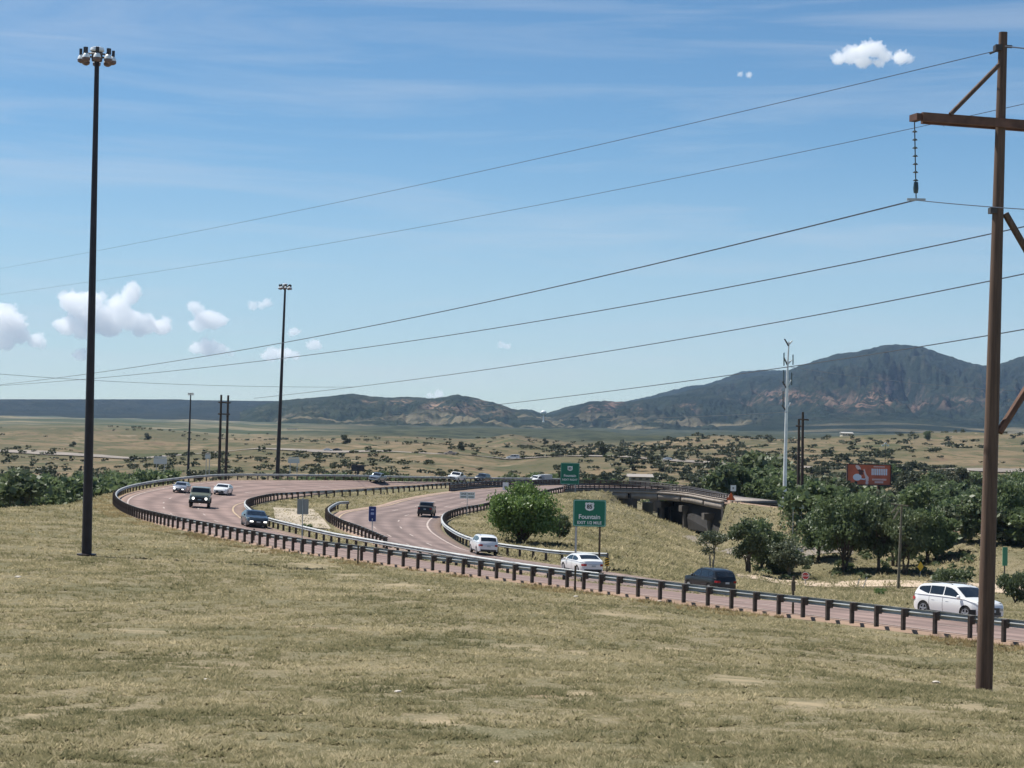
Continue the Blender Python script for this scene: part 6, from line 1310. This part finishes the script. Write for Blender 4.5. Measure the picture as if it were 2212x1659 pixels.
# ------------------------------------------------------------------ distant buildings and water tower
cwall = mat('cream_wall', (.62, .55, .42), .8); twall = mat('tan_wall', (.42, .33, .22), .85); roof_m = mat('brown_roof', (.14, .10, .08), .8); dwin = mat('dark_window', (.03, .035, .04), .3); groof = mat('grey_roof', (.35, .34, .32), .7)
def building(x0, x1, ytop, ybot, Y, wall, roof, label, depth=18, pitched=False, wins=5, name='building', cat='building'):
    a = at(x0, ybot, Y); b = at(x1, ybot, Y); c = (a + b) / 2; g = c.z; w_ = (b - a).length; h = (ybot - ytop) / F * Y; t = thing(name, label, cat, (c.x, c.y, g))
    MB().box((0, depth / 2, h / 2 - 4), (w_, depth, h + 8)).build('wall', wall, t)
    if pitched:
        y0, y1, yy = -.8, depth + .8, h * .55; MB().add([(-w_ / 2 - .8, y0, h), (w_ / 2 + .8, y0, h), (w_ / 2 + .8, y1, h), (-w_ / 2 - .8, y1, h), (-w_ / 2 - .8, depth / 2, h + yy), (w_ / 2 + .8, depth / 2, h + yy)], [(0, 1, 5, 4), (2, 3, 4, 5), (3, 0, 4), (1, 2, 5), (3, 2, 1, 0)]).build('roof', roof, t)
    else: MB().box((0, depth / 2, h + .4), (w_ + 1, depth + 1, .8)).build('roof', roof, t)
    for i in range(wins): MB().box((-w_ / 2 + w_ * (i + .5) / wins, -.12, h * .55), (w_ / wins * .45, .3, h * .3)).build('window', dwin, t)
    return t
building(383, 424, 923, 931, 2300, cwall, groof, 'long cream building on the plain below the distant high mast', 30, wins=6)
building(414, 436, 919, 927, 2330, twall, roof_m, 'tan building stepped behind the long cream building', 25, wins=3)
building(438, 478, 922, 931, 2340, mat('brown_wall', (.10, .06, .05), .9), roof_m, 'dark brown building right of the long cream building', 25, wins=4)
building(318, 345, 926, 931, 2300, twall, roof_m, 'small tan building left of the long cream building', 20, wins=3)
building(1820, 1842, 936, 941, 1500, cwall, groof, 'small white building on the hill right of the twin slender poles', 12, True, 4)
building(621, 640, 927, 931, 2300, cwall, groof, 'tiny pale building right of the second high mast', 12, wins=2)
def house(x0, x1, ytop, ybot, Y, wall, roof, label, **k): return building(x0, x1, ytop, ybot, Y, wall, roof, label, 6, True, 3, 'house', 'house')
house(2082, 2150, 1190, 1213, 230, mat('ochre_wall', (.55, .40, .2), .8), mat('tile_roof', (.30, .13, .08), .8), 'ochre house with a brown roof half hidden behind the big pole')
for x, y, lab in ((1985, 1122, 'small grey-roofed house among the right-hand trees'),): house(x - 40, x + 40, y, y + 12, 330, mat('grey_wall', (.3, .27, .22)), groof, lab)
house(1362, 1405, 1030, 1040, 480, mat('grey_wall', (.3, .27, .22)), mat('shed_roof', (.30, .27, .24), .7), 'long grey-roofed shed in the trees above the bridge'); house(1616 - 250 + 0, 1366 + 50, 1024, 1030, 560, mat('grey_wall', (.3, .27, .22)), mat('shed_roof', (.3, .27, .24), .7), 'farther pale shed in the trees above the bridge') if False else None
tw = at(1174, 908, 3300); t = thing('water_tower', 'white water tower standing in the notch between the hills', 'water tower', (tw.x, tw.y, tw.z - 3)); ww = mat('tower_white', (.8, .8, .78), .4)
H_ = (908 - 893) / F * 3300 + 3; MB().lathe([(2.2, 0), (1.3, 2), (1.1, H_ - 4), (2.2, H_ - 2)], n=12).build('stem', ww, t, 50); MB().lathe([(1.5, H_ - 3), (4.3, H_ - 1), (5.4, H_ + 1.6), (4.3, H_ + 4), (1.2, H_ + 5.2)], n=18).build('tank', ww, t, 60)
gs, _, _, _ = sign_at(2165, 1180, 2177, 1224, 190, 'green_banner', 'narrow green upright sign against dark trunks at the right edge', 'sign'); MB().box((0, 0, _ ), (.5, .12, 1.9)).build('panel', mat('banner_green', (.05, .22, .13), .6), gs); post_to_ground(gs, 0, .1, _, dsteel, .07)
# small square in the corner of the valley: dark trunks and litter skipped
# ------------------------------------------------------------------ clouds: lumpy cumulus far beyond the mountains
cm_ = bpy.data.materials.new('cloud'); cm_.use_nodes = True; nt = cm_.node_tree; nt.nodes.clear(); o_ = N(nt, 'ShaderNodeOutputMaterial'); pv = N(nt, 'ShaderNodeVolumePrincipled')
pv.inputs['Color'].default_value = (1, 1, 1, 1); pv.inputs['Density'].default_value = .012; pv.inputs['Anisotropy'].default_value = .35; 
dfs = N(nt, 'ShaderNodeBsdfDiffuse'); dfs.inputs[0].default_value = (.95, .95, .95, 1); tls = N(nt, 'ShaderNodeBsdfTranslucent'); tls.inputs[0].default_value = (.95, .95, .95, 1); ms_ = N(nt, 'ShaderNodeMixShader'); ms_.inputs[0].default_value = .5; nt.links.new(dfs.outputs[0], ms_.inputs[1]); nt.links.new(tls.outputs[0], ms_.inputs[2]); nt.links.new(pv.outputs[0], o_.inputs['Volume'])
def cloud(x0, x1, ybot, lobes, label, Y=16000, dens=.5, seed=0, fat=1.42):
    """lobes: (x, y, r) in picture units; built as displaced balls at distance Y"""
    k = Y / F; c0 = at((x0 + x1) / 2, ybot, Y); r = np.random.RandomState(seed + 100); bm = bmesh.new()
    def ball(p, rad, sub): bmesh.ops.create_icosphere(bm, subdivisions=sub, radius=rad, matrix=Matrix.Translation(p) @ Matrix.Diagonal((1, 1, .88, 1)))
    def rd():
        d = Vector(r.normal(size=3).tolist()).normalized()
        if d.z < -.25: d.z *= -.4
        return d.normalized()
    for (x, y, rr) in lobes:
        for q in range(2):
            p = at(x + r.uniform(-.3, .3) * rr, y + r.uniform(-.2, .25) * rr, Y + r.uniform(-.6, .6) * rr * k) - c0; rad = rr * k * fat * r.uniform(.70, .92); ball(p, rad, 2)
            for q2 in range(9):
                d = rd(); r2 = rad * r.uniform(.28, .5); p2 = p + Vector((d.x * rad, d.y * rad, d.z * rad * .88)) * r.uniform(.8, 1.02); ball(p2, r2, 2)
                for q3 in range(4):
                    d = rd(); r3 = r2 * r.uniform(.3, .5); ball(p2 + d * r2 * r.uniform(.85, 1.1), r3, 1)
    me = bpy.data.meshes.new('cloud'); bm.to_mesh(me); bm.free(); tmp = bpy.data.objects.new('tmp', me); C.objects.link(tmp)
    rm_ = tmp.modifiers.new('r', 'REMESH'); rm_.mode = 'VOXEL'; rm_.voxel_size = max(k * .9, (x1 - x0) * k / 170)
    bpy.context.view_layer.update(); m2 = bpy.data.meshes.new_from_object(tmp.evaluated_get(bpy.context.evaluated_depsgraph_get())); bpy.data.objects.remove(tmp)
    n = len(m2.vertices); co = np.empty(n * 3, np.float32); m2.vertices.foreach_get('co', co); co = co.reshape(-1, 3); nn = np.empty(n * 3, np.float32); m2.vertices.foreach_get('normal', nn); nn = nn.reshape(-1, 3)
    sc1 = 7 * k; sc2 = 2.6 * k; out_ = co.copy()
    for i in range(n):
        p = Vector(co[i].tolist()); a = noise.fractal(p / sc1 + Vector((seed, 0, 0)), .8, 2.0, 3); b = noise.noise(p / sc2 + Vector((0, seed, 0)))
        out_[i] += nn[i] * ((abs(a) * 6.0 - 2.2) * k + b * 1.4 * k)
    m2.vertices.foreach_set('co', out_.ravel()); m2.update(); m2.polygons.foreach_set('use_smooth', [True] * len(m2.polygons)); m2.materials.clear(); m2.materials.append(cm_); m2.name = 'cloud'
    o = link('cloud', m2, None, c0); o['label'] = label; o['category'] = 'cloud'; o['group'] = 'cumulus clouds'; return o
cloud(120, 370, 740, [(155, 650, 22), (180, 675, 26), (150, 700, 20), (215, 690, 28), (250, 665, 24), (275, 640, 20), (290, 622, 13), (200, 650, 20), (240, 705, 26), (280, 690, 22), (320, 705, 20), (345, 705, 18), (180, 715, 18), (300, 715, 14)], 'largest white cumulus cloud, behind the nearest high mast', seed=1)
cloud(-60, 100, 750, [(-10, 690, 32), (20, 700, 24), (45, 722, 18), (75, 735, 16), (10, 735, 20), (-40, 720, 30), (90, 745, 9)], 'white cumulus cloud cut by the left edge', seed=2)
cloud(404, 492, 716, [(420, 665, 13), (440, 685, 18), (460, 692, 18), (478, 695, 12), (425, 702, 14)], 'ragged white cloud right of the largest one', seed=3)
cloud(404, 495, 770, [(425, 755, 13), (448, 752, 16), (475, 757, 12), (500, 765, 7)], 'small flat cloud just over the thick wires at the left', seed=4)
cloud(530, 588, 670, [(548, 661, 9), (565, 660, 8), (578, 655, 9)], 'small wispy cloud left of the second high mast head', seed=5)
cloud(560, 655, 774, [(590, 765, 14), (615, 764, 14), (575, 770, 9), (640, 770, 9)], 'flat white cloud behind the second high mast', seed=6)
cloud(620, 658, 728, [(640, 715, 10), (630, 722, 7)], 'tiny cloud right of the second high mast', seed=7); cloud(660, 698, 756, [(678, 745, 11), (670, 749, 7), (688, 750, 7)], 'small rounded cloud right of the second high mast', seed=8)
cloud(156, 192, 780, [(170, 768, 12), (182, 770, 10)], 'small cloud low beside the nearest high mast', seed=9); cloud(1074, 1108, 754, [(1085, 745, 7), (1097, 748, 7)], 'tiny faint cloud above the middle of the hills', seed=10)
cloud(915, 970, 862, [(930, 854, 8), (948, 853, 9)], 'small cloud peeping over the foothill', seed=12)
cloud(1785, 1975, 150, [(1810, 130, 16), (1838, 118, 22), (1868, 108, 22), (1890, 110, 20), (1915, 124, 18), (1945, 125, 17), (1962, 128, 12), (1860, 132, 18), (1900, 134, 12)], 'bright isolated cloud high on the right beside the top wire', seed=13, fat=1.12)
cloud(1585, 1635, 168, [(1600, 160, 6), (1618, 162, 7)], 'tiny cloud left of the isolated high cloud', seed=14)
# ------------------------------------------------------------------ haze
hz_ = MB().box((0, 5300, 295), (7600, 11800, 680)).mesh('haze', None); hm = bpy.data.materials.new('haze'); hm.use_nodes = True; nt = hm.node_tree; nt.nodes.clear(); o_ = N(nt, 'ShaderNodeOutputMaterial'); pv = N(nt, 'ShaderNodeVolumePrincipled')
pv.inputs['Color'].default_value = (.45, .66, 1.0, 1); pv.inputs['Density'].default_value = 2.8e-5; pv.inputs['Anisotropy'].default_value = .0; nt.links.new(pv.outputs[0], o_.inputs['Volume']); hz_.materials.append(hm)
o = link('haze', hz_); o['kind'] = 'stuff'; o['label'] = 'thin blue summer haze over the plain and mountains'

# ------------------------------------------------------------------ labels that still coincide get their order in the picture
ORD = ['leftmost', 'second from left', 'third from left', 'fourth from left', 'fifth from left', 'sixth from left', 'seventh from left', 'eighth from left', 'ninth from left']
byl = {}
for o in C.objects:
    if o.parent is None and o.get('category') in ('tree', 'shrub') and o.get('label'): byl.setdefault(o['label'], []).append(o)
for lab, os_ in byl.items():
    if 1 < len(os_) <= 9:
        os_.sort(key=lambda o: proj(o.location)[0]); n = len(os_)
        for i, o in enumerate(os_): o['label'] = (ORD[i] if i < n - 1 or n < 3 and i == 0 else 'rightmost') + ' ' + (lab if len(lab.split()) < 13 else lab.replace(' of the ', ' of ').replace('the ', ''))
print('objects', len(bpy.data.objects))
